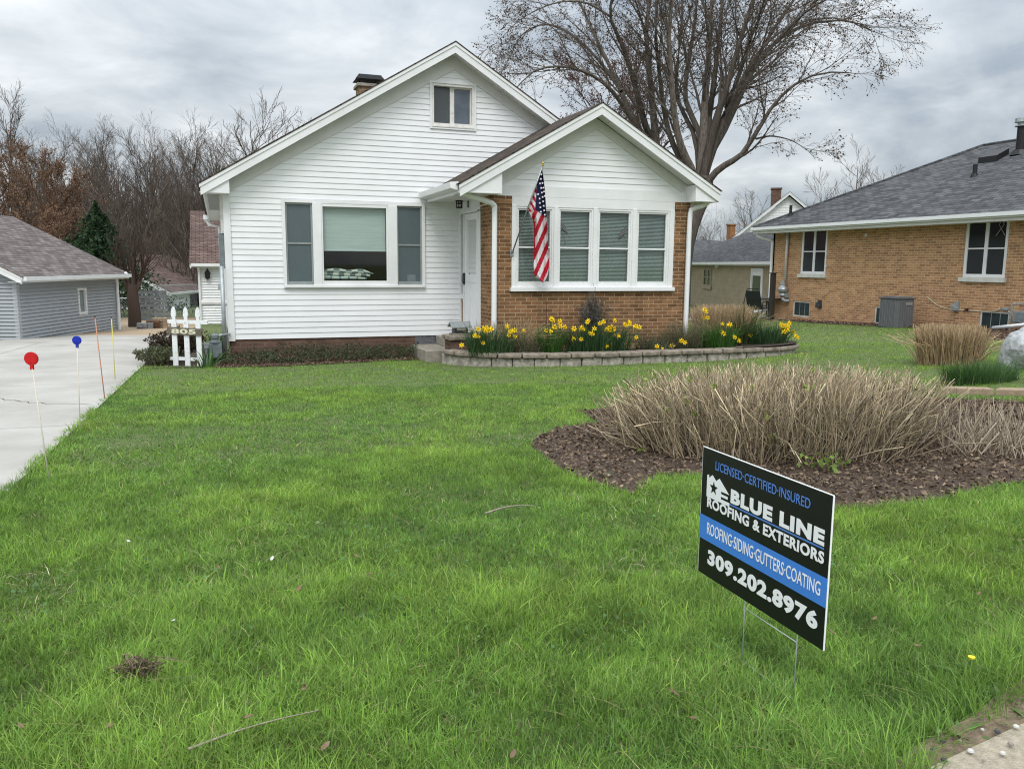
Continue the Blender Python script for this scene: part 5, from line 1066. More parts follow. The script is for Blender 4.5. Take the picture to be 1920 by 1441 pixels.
E_ = hc+RH_*(ca*(1.21+.14*q))[:, None]+FH_*(sa*(.84+.12*q))[:, None]+rng.normal(0, .10, (n, 3)); E_[:, 2] = g(E_[:, 0], E_[:, 1])+prof_h(ca)*rng.uniform(.80, 1.06, n)*(1-.12*q**3)
short = rng.random(n) < .25; E_[short, 2] = B[short, 2]+(E_[short, 2]-B[short, 2])*rng.uniform(.45, .8, short.sum()); lo_b = rng.random(n) < .03
E_[lo_b] += (RH_*(ca[lo_b]*.35)[:, None]+FH_*(sa[lo_b]*.35)[:, None]); E_[lo_b, 2] *= .4
M_ = B*.5+E_*.5+rng.normal(0, .065, (n, 3)); M_[:, :2] = M_[:, :2]*.8+B[:, :2]*.2
P = np.stack([B, B*.6+M_*.4+rng.normal(0, .008, (n, 3)), M_, M_*.5+E_*.5+rng.normal(0, .015, (n, 3)), E_], 1)
R_ = .0034*rng.uniform(.65, 1.35, (n, 1))*np.array([[1.15, 1.05, 1, .9, .75]])
PH = [(.37, .295, .19), (.25, .19, .115), (.50, .42, .29), (.125, .09, .055), (.38, .33, .245)]
c0 = tones(n, PH, .36); c1 = c0[:, None, :]*np.array([1., 1., 1., 1.05, 1.7])[None, :, None]
parts = [tubes(P, R_, c1, 4)]
P2, R2 = grow(P, R_, 4, .30, .75, (.02, .10), k=4, t0=.35, jit=.16); k2 = rng.random(len(P2)) < .8; parts.append(tubes(P2[k2], np.maximum(R2[k2]*.8, .0013), tones(k2.sum(), PH, .3), 3))
V, F, Cc = join(parts); np_mesh('stems', V, F, STRAWM, HYD, Cc)
tipp = np.concatenate([E_, P2[:, -1]]); i = rng.choice(len(tipp), 60, replace=False); pb3 = np.repeat(tipp[i], 9, 0)+rng.normal(0, .015, (60*9, 3))
V, F, Cc = leaves(pb3, .036*rng.uniform(.5, 1.2, len(pb3)), tones(len(pb3), [(.22, .30, .045), (.16, .25, .04), (.30, .34, .08)], .15)); np_mesh('leaves', V, F, LEAFM, HYD, Cc)
st2 = G(1925, 862); sc0 = np.array([st2[0]+.25, st2[1]+.25, 0])
r = thing('cut_stubble', 'low cut grass stubble in the mulch right of the hydrangea bush', 'grass stubble', (sc0[0], sc0[1], float(g(sc0[0], sc0[1])))); n = 400
t = rng.random(n)*2*np.pi; q = rng.random(n)**.5; B = sc0+RH_*(.62*q*np.cos(t))[:, None]+FH_*(.36*q*np.sin(t))[:, None]; B[:, 2] = g(B[:, 0], B[:, 1])-.01
E_ = B+np.stack([rng.normal(0, .10, n), rng.normal(0, .10, n), rng.uniform(.12, .42, n)], 1); P = np.stack([B, B*.5+E_*.5+rng.normal(0, .012, (n, 3)), E_+rng.normal(0, .02, (n, 3))], 1)
V, F, Cc = tubes(P, .0042*rng.uniform(.6, 1.3, (n, 1))*np.array([[1, .9, .8]]), tones(n, [(.48, .41, .31), (.36, .29, .21), (.58, .51, .40), (.16, .12, .085)], .25), 4); np_mesh('stems', V, F, STRAWM, r, Cc)
gl_ = G(1545, 885)
r = thing('green_sprout', 'small light green sprouting leaves at the front foot of the hydrangea bush', 'seedling', tuple(gl_)); i = rng.random(60)
pos = np.array(gl_)+np.stack([rng.normal(0, .08, 60), rng.normal(0, .06, 60), .03+.10*i], 1); V, F, Cc = leaves(pos, .05*rng.uniform(.6, 1.2, 60), tones(60, [(.13, .22, .04), (.20, .28, .06)])); np_mesh('foliage', V, F, LEAFM, r, Cc)
gl_ = G(1135, 895); strap_clump('weed_tuft', 'small dark green weed tuft at the left edge of the mulch', 'weed', gl_[0], gl_[1], gl_[2], .09, .07, 120, .06, .012, PALD, .9)
# bark chips on the mulch beds
def chips(name, poly, n, pal, smin, smax):
    P = np.array(poly); c = rng.uniform(P.min(0), P.max(0), (n*3, 2)); c = c[inpoly(c[:, 0], c[:, 1], poly)][:n]; m_ = len(c)
    pos = np.stack([c[:, 0], c[:, 1], g(c[:, 0], c[:, 1])+.012+rng.random(m_)*.022], 1); V, F, Cc = leaves(pos, rng.uniform(smin, smax, m_), tones(m_, pal, .3), .45, .65); o = np_mesh(name, V, F, CHIPM, None, Cc); o['kind'] = 'stuff'
PM = [(.135, .092, .058), (.075, .05, .034), (.215, .155, .105), (.34, .265, .185), (.042, .03, .021), (.165, .13, .098)]
chips('mulch_chips', MULCH, 26000, PM, .012, .05); chips('house_bed_chips', RBED, 9000, [(.17, .12, .095), (.10, .07, .055), (.24, .18, .14), (.15, .07, .05)], .04, .09); chips('foundation_bed_chips', FBED, 5000, PM, .02, .06)

# ------------------------------------------------------------------ lawn
PLP = [tuple(along(s)) for s in np.arange(0, cl[-1], .15)]+[(8.3, -.5), (3.9, -.5)]
def lawn(n_try, dmin, dmax, hmean, wmul, seg):
    # spread over the yard that the front of the house looks on to
    r_ = np.sqrt(rng.uniform(dmin**2, dmax**2, n_try)); th = rng.uniform(YAW-.80, YAW+(1.05 if dmax < 12 else .80), n_try); x = CAM[0]+r_*np.sin(th); y = CAM[1]+r_*np.cos(th)
    edge = DX+.035*np.sin(y*5.1)+.025*np.sin(y*13.7+1)
    swy = np.interp(x, [-6, 1.1, 1.38, 1.9, 2.3, 2.8, 4.5, 8], [-15.4, -14.39, -14.19, -14.02, -13.93, -13.82, -13.52, -12.9])+.035*np.sin(x*9)+.03*np.sin(x*31)+.05*rng.random(len(x))**3*np.sign(rng.random(len(x))-.8)
    ok = (x > edge-.03) & (y > swy) & ~((y > -.05) & (x < 8.3)) & ~((x > 17.3)) & (y < 9)
    for p in (MULCH, PLP, RBED, FBED): ok &= ~inpoly(x, y, p)
    ok &= ~((x < -.2) & (y > -.55))
    ok &= ~((x > 3.25) & (x < 4.3) & (y > -1.9) & (y < 0))
    ok &= ~((x > 15.3) & (y > 9))
    x, y = x[ok], y[ok]; n = len(x)
    # long and short patches
    pn = lambda s, o_: (np.sin(x*s+o_)+np.sin(y*s*1.13+o_*2.1)+np.sin((x+y)*s*.71+o_*.7)+np.sin((x-1.3*y)*s*.57+1.9*o_))/4
    pa_, pb2, pc = pn(1.7, 1.), pn(4.3, 2.4), pn(9.1, .3)
    q2 = np.stack([x, y], 1); cell = .05; ix = np.floor((q2-q2.min(0))/cell).astype(int); W_ = ix[:, 1].max()+1; key = ix[:, 0]*W_+ix[:, 1]; uk, inv = np.unique(key, return_inverse=True)
    cc = np.stack([uk//W_, uk % W_], 1)*cell+q2.min(0); f1 = mnoise(cc*.9+7)[inv]; f2 = mnoise(cc*2.3+3)[inv]; f3 = mnoise(cc*6.)[inv]
    f4 = mnoise(cc*13.+11)[inv]; pa_ = pa_*.22+f1*.85; pb2 = pb2*.2+f2*.95; pc = pc*.2+f3*.9+f4*.8
    keep = rng.random(n) < np.clip(.80+.34*pb2+.25*pc, .25, 1.); x, y, pa_, pb2, pc = x[keep], y[keep], pa_[keep], pb2[keep], pc[keep]; n = len(x)
    nearedge = np.exp(-np.abs(x-DX)/.09)+np.exp(-np.clip(y-np.interp(x, [-6, 1.1, 1.38, 1.9, 2.3, 2.8, 4.5, 8], [-15.4, -14.33, -14.12, -13.92, -13.84, -13.74, -13.45, -12.9]), 0, 9)/.16)*(y < -12.8)
    far_ = np.clip((np.hypot(x-CAM[0], y-CAM[1])-3)/5, 0, 1)
    h = hmean*rng.lognormal(0, .30, n)*np.clip(1+.42*pa_+.42*pb2, .45, 2)*(1+1.0*np.minimum(nearedge, 1.1))
    z = g(x, y)-.008; lean = np.abs(rng.normal(.55, .35, n)); ang = rng.random(n)*2*np.pi+pa_*2
    w = (.0019+.0017*rng.random(n))*wmul*np.where(rng.random(n) < .12, 1.9, 1.)
    P3_ = np.array([(.122, .248, .034), (.185, .318, .038), (.080, .180, .042), (.29, .378, .078), (.145, .258, .058)])
    wgt = np.stack([np.full(n, 1.), np.clip(1+1.5*pa_+.8*pc, .1, 4), np.clip(1-1.6*pa_, .1, 3), np.clip(.30+.8*pb2+.7*pa_, .03, 2), np.full(n, .5)], 1)*rng.gamma(.9, 1, (n, 5)); wgt /= wgt.sum(1, keepdims=True)
    c = wgt@P3_*rng.lognormal(0, .20, (n, 1))*np.clip(1+.30*pb2+.38*pc, .42, 1.8)[:, None]; dry = rng.random(n) < (.022+.075*np.clip(pb2+pc*.7-.1, 0, 2)); c[dry] = np.array([.36, .31, .15])*rng.uniform(.5, 1.25, (dry.sum(), 1)); lean[dry] += .9; h[dry] *= .9
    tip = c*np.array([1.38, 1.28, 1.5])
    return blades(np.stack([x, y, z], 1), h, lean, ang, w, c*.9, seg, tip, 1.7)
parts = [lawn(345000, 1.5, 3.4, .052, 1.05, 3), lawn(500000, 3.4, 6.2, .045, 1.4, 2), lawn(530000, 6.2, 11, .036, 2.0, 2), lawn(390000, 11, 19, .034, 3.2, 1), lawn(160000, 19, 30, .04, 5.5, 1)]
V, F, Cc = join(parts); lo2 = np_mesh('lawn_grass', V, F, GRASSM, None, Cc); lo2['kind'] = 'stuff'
del parts, V, F, Cc
def flat_litter(name, n, pal, mat, h0, length, wid, clump=0):
    r_ = np.sqrt(rng.uniform(1.8**2, 9**2, n)); th = rng.uniform(YAW-.66, YAW+.66, n); x = CAM[0]+r_*np.sin(th); y = CAM[1]+r_*np.cos(th)
    q = mnoise(np.stack([x, y], 1)*1.1+clump)*.6+mnoise(np.stack([x, y], 1)*3.7+2*clump)*.6
    ok = (x > DX+.1) & (y > -13.4+.2*(x-2).clip(0)) & (y < -1.5) & (rng.random(n) < np.clip(q*2.2+.12, 0, 1)) & ~inpoly(x, y, MULCH) & ~inpoly(x, y, PLP); x, y = x[ok], y[ok]; m_ = len(x)
    return np.stack([x, y, g(x, y)+h0*rng.random(m_)+.006], 1)
B = flat_litter('s', 13000, None, None, .022, 0, 0, 4); n = len(B); a_ = rng.random(n)*2*np.pi
V, F, Cc = blades(B, rng.uniform(.02, .055, n), rng.uniform(1.3, 2.4, n), a_, rng.uniform(.0015, .0028, n), tones(n, [(.46, .40, .24), (.34, .28, .16), (.55, .50, .34)], .25), 2); o = np_mesh('dead_grass', V, F, STRAWM, None, Cc); o['kind'] = 'stuff'
B = flat_litter('c', 22000, None, None, .030, 0, 0, 9); B[:, 2] += .012; n = len(B)
V, F, Cc = leaves(B, rng.uniform(.010, .024, n), tones(n, [(.09, .20, .05), (.12, .24, .06), (.07, .15, .05)], .2), .8, .75); o = np_mesh('clover', V, F, LEAFM, None, Cc); o['kind'] = 'stuff'
# bits lying in the grass
def stick(pts, r, lab, mat=DRYLEAF, lift=.05):
    P = [G(u, v, lift) for u, v in pts]; tag(MB().tube(smooth_path([tuple(p) for p in P], 16).tolist(), [r*(1-.7*i/15) for i in range(16)], 6).build('fallen_stick', mat, smooth=True), lab, 'stick')
STK = plain('stick_bark', (.34, .30, .23), (.20, .17, .125), 40, .9)
stick([(352, 1404), (400, 1386), (450, 1368), (520, 1348), (600, 1330)], .0045, 'long thin grey stick lying in the near grass at the bottom', STK, .045)
stick([(910, 962), (945, 951), (975, 947), (1005, 948)], .006, 'short forked twig lying in the middle of the lawn', STK, .06)
tg_ = G(262, 1268, .03); r = thing('thatch_clump', 'brown clump of dead roots and thatch lying in the near lawn', 'clump', tuple(tg_)); n = 130
P0 = np.array(tg_)+RH_*rng.normal(0, .028, (n, 1))+FH_*rng.normal(0, .018, (n, 1))+np.stack([np.zeros(n), np.zeros(n), rng.uniform(.02, .06, n)], 1); d_ = RH_*rng.normal(0, .022, (n, 1))+rng.normal(0, .013, (n, 3)); P = np.stack([P0-d_, P0+rng.normal(0, .01, (n, 3)), P0+d_+np.array([0, 0, -.02])], 1)
V, F, Cc = tubes(P, np.full((n, 3), .0016), tones(n, [(.15, .115, .075), (.10, .075, .05), (.22, .175, .115)], .2)); np_mesh('roots', V, F, STRAWM, r, Cc)
def leaf_litter(name, u, v, s, mat, lab, cat, group=None, tilt=None):
    p = G(u, v, .06); m = MB(Fr(tuple(p), (math.cos(u), math.sin(u), 0), (-math.sin(u), math.cos(u), 0))); a = random.uniform(.2, .9) if tilt is None else tilt
    m.add([(-s, 0, 0), (-s*.3, s*.45, s*a*.5), (s*.5, s*.4, s*a*.8), (s, 0, s*a), (s*.4, -s*.45, s*a*.5), (-s*.4, -s*.4, 0), (0, 0, s*a*.15)], [(0, 1, 6), (1, 2, 6), (2, 3, 6), (3, 4, 6), (4, 5, 6), (5, 0, 6)])
    tag(m.build(name, mat, thick=.0015), lab, cat, group)
for u, v in ((40, 1362), (206, 1360), (570, 1290), (465, 1343), (570, 1285), (668, 1042), (694, 1076), (1560, 1186), (610, 1400), (560, 1105), (410, 1065), (1265, 1300), (962, 1415), (1720, 1210), (1835, 1113), (1640, 1160), (1300, 1345)): leaf_litter('dry_leaf', u, v, random.uniform(.011, .019), DRYLEAF, 'small dry brown leaf caught in the green lawn', 'leaf', 'dry leaves caught in the lawn')
for u, v, lab in ((241, 1014, 'white crumpled scrap in the grass on the left of the lawn'), (510, 1048, 'tiny pale scrap in the grass near the middle of the near lawn'), (325, 1163, 'pale feather like bit of litter standing in the near grass')): leaf_litter('paper_scrap', u, v, .014, LITTER, lab, 'litter')
chips('dirt_crumbs', [(1.1, -14.3), (1.42, -14.15), (1.95, -13.99), (2.6, -13.88), (4.5, -13.52), (4.5, -13.68), (2.2, -14.10), (1.5, -14.22), (1.3, -14.36)], 1500, [(.25, .19, .13), (.10, .075, .05), (.36, .29, .2), (.05, .04, .03), (.12, .16, .05)], .006, .022)
# weeds by the pavement
for u, v, lab, fl_ in ((1880, 1330, 'leafy dandelion weed with round leaves beside the sidewalk corner', False), (1790, 1392, 'flat dandelion rosette touching the sidewalk edge', False), (1817, 1282, 'dandelion with one small yellow flower in the long grass', True)):
    p = G(u, v, .01); r = strap_clump('dandelion', lab, 'weed', p[0], p[1], p[2]+.035, .035, .035, 14, .055, .022, [(.07, .14, .03), (.11, .19, .045), (.16, .22, .07)], 1.1, seg=4)
    if fl_: MB().lathe((p[0], p[1], p[2]+.085), [(.0, 0), (.009, .001), (.011, .007), (.0, .010)], 10).build('flower', PETAL, r); MB().tube([(p[0], p[1], p[2]), (p[0], p[1], p[2]+.085)], .002, 5).build('stem', STEMG, r)
pebs = [(1748, 1405), (1800, 1388), (1842, 1367), (1870, 1372), (1895, 1395), (1905, 1362), (1770, 1425), (1845, 1425), (1880, 1412), (1768, 1390), (1760, 1372), (1820, 1408)]
for k_, (u, v) in enumerate(pebs):
    p = G(u, v, .057); s = random.uniform(.005, .010); tag(MB().lathe((p[0], p[1], p[2]-s*.3), [(s*.5, 0), (s, s*.4), (s*.8, s*.9), (s*.2, s*1.2)], 7).build('pebble', (DGREY, STEP, LITTER)[k_ % 3]), 'small pebble lying on the corner of the sidewalk', 'pebble', 'pebbles on the sidewalk corner')

# ------------------------------------------------------------------ trees
BARKP = [(.12, .102, .086), (.155, .133, .115), (.09, .075, .064)]
def big_maple():
    t0 = 31.; base = D(1262, 560, t0); base[2] = float(g(base[0], base[1]))
    r = thing('maple_tree', 'large spreading maple with many bare limbs and red buds behind the porch', 'tree', tuple(base))
    def q(x, y, dt=0.): return D(920+x/1.92, y/1.92, t0+dt)
    fork = q(752, 700); limbs = []
    def limb(pts, dts, r0, r1):
        limbs.append((np.array([q(x, y, d) for (x, y), d in zip(pts, dts)]), r0*.54, r1*.62))
        if r0 > .22 and rng.random() < .55:                                           # a thinner limb rising beside it
            sh = rng.choice([-1, 1])*rng.uniform(18, 42); n_ = len(pts)
            limbs.append((np.array([q(x+sh*(i/(n_-1))**.7*1.6, y-10*i/(n_-1), d+rng.uniform(.5, 2.)*i/(n_-1)) for i, ((x, y), d) in enumerate(zip(pts, dts))]), r0*.42, r1*.5))
    limb([(752, 700), (800, 630), (850, 590), (900, 560), (955, 480), (1010, 390), (1080, 315), (1180, 265), (1290, 262)], np.linspace(0, -3, 9), .30, .03)
    limb([(752, 700), (790, 560), (850, 450), (905, 330), (960, 230), (1040, 140), (1150, 85), (1290, 75), (1370, 110)], np.linspace(0, 2.5, 9), .32, .03)
    limb([(752, 700), (785, 540), (815, 420), (860, 280), (900, 140), (945, 0), (990, -130)], np.linspace(0, -2, 7), .36, .06)
    limb([(752, 700), (765, 520), (770, 380), (785, 200), (795, 40), (800, -140)], np.linspace(0, 1.5, 6), .40, .08)
    limb([(752, 700), (722, 610), (690, 540), (665, 440), (650, 280), (642, 120), (655, -40), (640, -160)], np.linspace(0, -2.5, 8), .34, .06)
    limb([(752, 700), (690, 660), (630, 590), (597, 520), (585, 400), (572, 270), (560, 130), (572, -20), (570, -150)], np.linspace(0, 2, 9), .44, .08)
    limb([(597, 540), (560, 460), (530, 350), (500, 240), (468, 150), (430, 60), (445, -40), (470, -140)], np.linspace(2, 0, 8), .28, .05)
    limb([(590, 550), (520, 440), (470, 330), (425, 230), (375, 130), (335, 40), (300, -50)], np.linspace(2, 5, 7), .24, .05)
    limb([(585, 570), (500, 420), (430, 320), (350, 265), (260, 240), (160, 255), (80, 330)], np.linspace(2, -2, 7), .20, .025)
    limb([(470, 330), (400, 230), (310, 140), (220, 90), (130, 110), (70, 190)], np.linspace(2, 6, 6), .14, .02)
    limb([(752, 700), (800, 520), (850, 400), (930, 260), (1010, 120), (1090, 0), (1180, -100)], np.linspace(0, 5, 7), .28, .05)
    limb([(955, 500), (1010, 490), (1080, 505), (1140, 540)], np.linspace(-1, -3, 4), .07, .015)
    limb([(752, 700), (755, 500), (700, 350), (720, 180), (740, 30), (730, -120)], np.linspace(0, 4, 6), .26, .06)
    limb([(430, 60), (340, 10), (240, 10), (140, 50), (60, 110)], np.linspace(1, 0, 5), .09, .02)
    limb([(655, -40), (600, -90), (500, -120)], np.linspace(-2, -4, 3), .08, .03)
    limb([(1040, 140), (1140, 40), (1240, -10), (1340, -5)], np.linspace(1, -2, 4), .10, .02)
    P = np.stack([smooth_path(l, 14) for l, _, _ in limbs]); R_ = np.stack([np.linspace(a**.8, b**.8, 14)**1.25 for _, a, b in limbs])
    col = lambda m: tones(m, BARKP, .12)
    tr = np.array([[base[0], base[1], base[2]-.3], base+np.array([.05, 0, 1.2]), D(1272, 470, t0), D(1290, 410, t0), np.array(fork), np.array(q(765, 640))])[None]
    tk = [tubes(np.stack([smooth_path(tr[0], 10)]), np.array([np.linspace(.66, .38, 10)]), col(1), 12), tubes(P, R_, col(len(P)), 8)]
    P1, R1 = grow(P, R_, 13, .30, .55, (.05, .03), k=7, t0=.30, rr=.34, jit=.08, lmin=.5); ll = np.linalg.norm(np.diff(P, axis=1), axis=2).sum(1); kp = rng.random(len(P1)) < np.repeat(np.clip((ll/9)**1.2, .15, 1), 13); P1, R1 = P1[kp], R1[kp]; tk.append(tubes(P1, R1, col(len(P1)), 5))
    V, F, Cc = join(tk); np_mesh('trunk', V, F, TRUNKM, r, Cc, smooth=True)
    P2, R2 = grow(P1, R1, 9, .50, .62, (.03, -.10), k=6, t0=.2, rr=.5, jit=.12, lmin=.25); P3, R3 = grow(P2, R2, 5, .55, .6, (.0, -.09), k=4, t0=.25, rr=.55, jit=.12, lmin=.12)
    P2b, R2b = grow(P, R_, 16, .10, .9, (.0, -.05), k=5, t0=.35, rr=.12, jit=.12, lmin=.5); P3b, R3b = grow(P2b, R2b*.6, 5, .5, .6, (0, -.08), k=4, t0=.3, jit=.12)
    tw = [tubes(p, np.maximum(r_*.75, .0045), col(len(p)), 3) for p, r_ in ((P2, R2), (P3, R3), (P2b, R2b), (P3b, R3b))]
    V, F, Cc = join(tw); cr_o = np_mesh('crown', V, F, TWIGM, r, Cc)
    pos = np.concatenate([P3[:, -1], P3[:, 2], P2[:, -1], P2[:, 4], P3b[:, -1]]); pos = pos[rng.random(len(pos)) < .66]; pos = pos+rng.normal(0, .03, pos.shape)
    V, F, Cc = buds(pos, rng.uniform(.035, .10, len(pos)), tones(len(pos), [(.10, .055, .038), (.15, .085, .05), (.065, .038, .03), (.17, .115, .06)], .25)); np_mesh('buds', V, F, BUDM, cr_o, Cc)
big_maple()
def bare_proto(name, lab, seed, H_=12., spread=.5, n1=12, budpal=None, nb=0, bs=.1, fine=1., col=BARKP, droop=0., trunk=.16, t1=.3, multi=1, cat='tree', group=None):
    global rng
    keep = rng; rng = np.random.default_rng(seed); r = thing(name, lab, cat, (0, 0, 0), group); Ps, Rs = [], []
    for i in range(multi):
        ln = rng.normal(0, .06+.10*(multi > 1), 2)*H_; pts = np.array([[0, 0, -.4], [ln[0]*.2, ln[1]*.2, H_*.3], [ln[0]*.6+rng.normal(0, .15), ln[1]*.6, H_*.62], [ln[0], ln[1], H_*.97]]); Ps.append(smooth_path(pts, 9)); Rs.append(np.linspace(trunk, trunk*.12, 9))
    P = np.stack(Ps); R_ = np.stack(Rs); P1, R1 = grow(P, R_, n1, spread, .75, (.10, .07), k=6, t0=t1, rr=.5, jit=.10, lmin=H_*.04)
    V, F, Cc = join([tubes(P, R_, tones(len(P), col), 6), tubes(P1, R1, tones(len(P1), col), 4)]); np_mesh('trunk', V, F, TWIGM, r, Cc)
    P2, R2 = grow(P1, R1, int(7*fine), .5, .6, (.08, .05-droop), k=5, t0=.2, rr=.55, jit=.12, lmin=.15); P3, R3 = grow(P2, R2, int(5*fine), .55, .55, (.05, .04-droop), k=4, t0=.2, rr=.6, jit=.12, lmin=.1)
    cr_o = np_mesh('crown', *join([tubes(P2, np.maximum(R2, .009), tones(len(P2), col), 3), tubes(P3, np.maximum(R3, .007), tones(len(P3), col), 3)])[:2], TWIGM, r, join([tubes(P2, R2, tones(len(P2), col), 3), tubes(P3, R3, tones(len(P3), col), 3)])[2])
    if nb:
        e_ = np.concatenate([P3[:, -1], P3[:, 2], P3[:, 1], P2[:, -1], P2[:, 3]]); i = rng.integers(0, len(e_), nb); V, F, Cc = buds(e_[i]+rng.normal(0, .05, (nb, 3)), bs*rng.uniform(.5, 1.3, nb), tones(nb, budpal, .25)); np_mesh('buds', V, F, BUDM, cr_o, Cc)
    rng = keep; return r
def at(u, t, v=None): p = D(u, 560, t); return (p[0], p[1], float(g(p[0], p[1])))
def height_for(u, v, t): p = D(u, v, t); return float(p[2]-g(p[0], p[1]))*.84
GREYB = [(.115, .092, .079), (.08, .065, .057), (.145, .12, .104), (.11, .08, .064)]
WOODG = 'bare trees of the wood behind the garages'; WL = 'bare grey brown tree in the wood behind the garages'
protos = [bare_proto('bare_tree', WL, 21, 13, .50, 13, fine=1.15, col=GREYB, group=WOODG, trunk=.20), bare_proto('bare_tree', WL, 22, 13, .42, 15, fine=1.15, col=GREYB, group=WOODG, trunk=.17, multi=2), bare_proto('bare_tree', WL, 23, 13, .55, 12, fine=1.2, col=GREYB, group=WOODG, t1=.2, trunk=.19), bare_proto('bare_tree', WL, 24, 13, .36, 18, fine=1.1, col=GREYB, group=WOODG, t1=.25, trunk=.16)]
spots = [(95, 262, 66), (130, 268, 74), (165, 252, 62), (205, 268, 70), (232, 245, 60), (258, 262, 76), (285, 250, 64), (312, 268, 72), (338, 262, 60), (352, 246, 68), (372, 250, 74), (398, 232, 58), (420, 262, 66), (60, 250, 72), (20, 255, 66), (445, 258, 72), (182, 290, 54), (248, 300, 52), (300, 300, 54), (345, 300, 50), (390, 290, 52), (110, 300, 56), (150, 340, 60), (270, 345, 60), (330, 340, 64), (375, 345, 62), (215, 340, 66), (75, 270, 60), (115, 285, 70), (148, 262, 78), (190, 258, 80), (222, 285, 74), (244, 268, 66), (272, 280, 58), (298, 255, 80), (325, 285, 66), (350, 280, 78), (384, 270, 64), (408, 262, 74), (432, 280, 58), (170, 310, 66), (330, 320, 56), (40, 270, 80)]
rr3 = random.Random(4)
for i, (u, v, t) in enumerate(spots):
    h_ = height_for(u, v, t)/13.; p = protos[i % 4]; o = p if i < 4 else dup(p, (0, 0, 0)); w_ = h_*rr3.uniform(.9, 1.15)
    o.location = at(u, t); o.rotation_euler = (0, 0, rr3.uniform(0, 6.28)); o.scale = (w_, w_, h_)
def single(u, v, t, **k): h_ = height_for(u, v, t); o = bare_proto(H_=h_, **k); o.location = at(u, t); return o
single(492, 196, 46, name='bare_tree', lab='bare tree with a rounded top standing above the left roof slope of the white house', seed=31, spread=.44, n1=14, fine=1.2, col=[(.13, .11, .09), (.09, .075, .06)], t1=.35, trunk=.15)
single(582, 200, 52, name='bare_tree', lab='slight bare tree just left of the brick chimney', seed=32, spread=.36, n1=13, fine=1., col=[(.14, .12, .10), (.10, .085, .07)], t1=.4, trunk=.12)
single(540, 222, 50, name='bare_tree', lab='thin bare tree between the two above the left roof slope', seed=36, spread=.34, n1=12, fine=1., col=[(.14, .12, .10), (.10, .085, .07)], t1=.4, trunk=.1)
RUS = [(.28, .165, .10), (.22, .14, .095), (.33, .21, .135), (.18, .125, .095)]
single(20, 262, 42, name='russet_tree', lab='russet budded tree above the grey garage at the left edge', seed=41, spread=.5, n1=16, fine=1.25, col=[(.15, .085, .06), (.10, .06, .045)], budpal=RUS, nb=10000, bs=.075, t1=.15, trunk=.16)
single(95, 300, 40, name='russet_tree', lab='broad russet tree behind the grey garage roof with fine twigs', seed=42, spread=.55, n1=16, fine=1.25, col=[(.15, .085, .06), (.10, .06, .045)], budpal=RUS, nb=10000, bs=.075, t1=.1, trunk=.14)
single(150, 400, 38, name='russet_tree', lab='lowest russet tree between the garage roof and the evergreen', seed=43, spread=.55, n1=14, fine=1.2, col=[(.15, .085, .06), (.10, .06, .045)], budpal=RUS, nb=8000, bs=.07, t1=.08, trunk=.1)
single(12, 130, 48, name='sapling', lab='tall thin bare tree top at the left edge above the russet trees', seed=44, spread=.2, n1=20, fine=.8, col=[(.10, .08, .07)], t1=.3, trunk=.12)
single(50, 160, 50, name='sapling', lab='second tall thin bare tree right of the left edge', seed=45, spread=.2, n1=18, fine=.8, col=[(.10, .08, .07)], t1=.3, trunk=.12)
PALEB = [(.17, .14, .115), (.12, .10, .085)]
single(1592, 272, 75, name='bare_tree', lab='pale bare tree with a pointed crown behind the brick house roof', seed=51, spread=.34, n1=16, fine=1.1, col=PALEB, t1=.3, trunk=.2)
single(1537, 325, 70, name='bare_tree', lab='smaller bare tree left of the pointed one behind the brick house', seed=52, spread=.5, n1=13, fine=1.1, col=PALEB, t1=.25, trunk=.15)
single(1640, 312, 78, name='bare_tree', lab='wide pale bare tree half hidden by the brick house roof', seed=53, spread=.5, n1=14, fine=1.1, col=PALEB, t1=.25, trunk=.15)
single(1405, 355, 78, name='bare_tree', lab='faint bare tree behind the white gabled house', seed=54, spread=.55, n1=14, fine=1.1, col=PALEB, t1=.2, trunk=.15)
single(1318, 425, 82, name='bare_tree', lab='low faint bare tree right of the porch roof corner', seed=55, spread=.5, n1=12, fine=1., col=PALEB, t1=.2, trunk=.12)
# reddish maple and twiggy growth between the two roofs
single(1120, 110, 44, name='red_maple_tree', lab='reddish twiggy tree behind the house between the two gables', seed=61, spread=.55, n1=16, fine=1.3, col=[(.10, .07, .065), (.14, .10, .09)], budpal=[(.16, .06, .06), (.11, .05, .045), (.20, .10, .08)], nb=12000, bs=.07, t1=.15, trunk=.2)
single(1190, 125, 46, name='red_maple_tree', lab='second reddish tree low behind the porch gable peak', seed=62, spread=.5, n1=15, fine=1.3, col=[(.10, .07, .065), (.14, .10, .09)], budpal=[(.18, .06, .07), (.12, .05, .05)], nb=10000, bs=.07, t1=.15, trunk=.16)
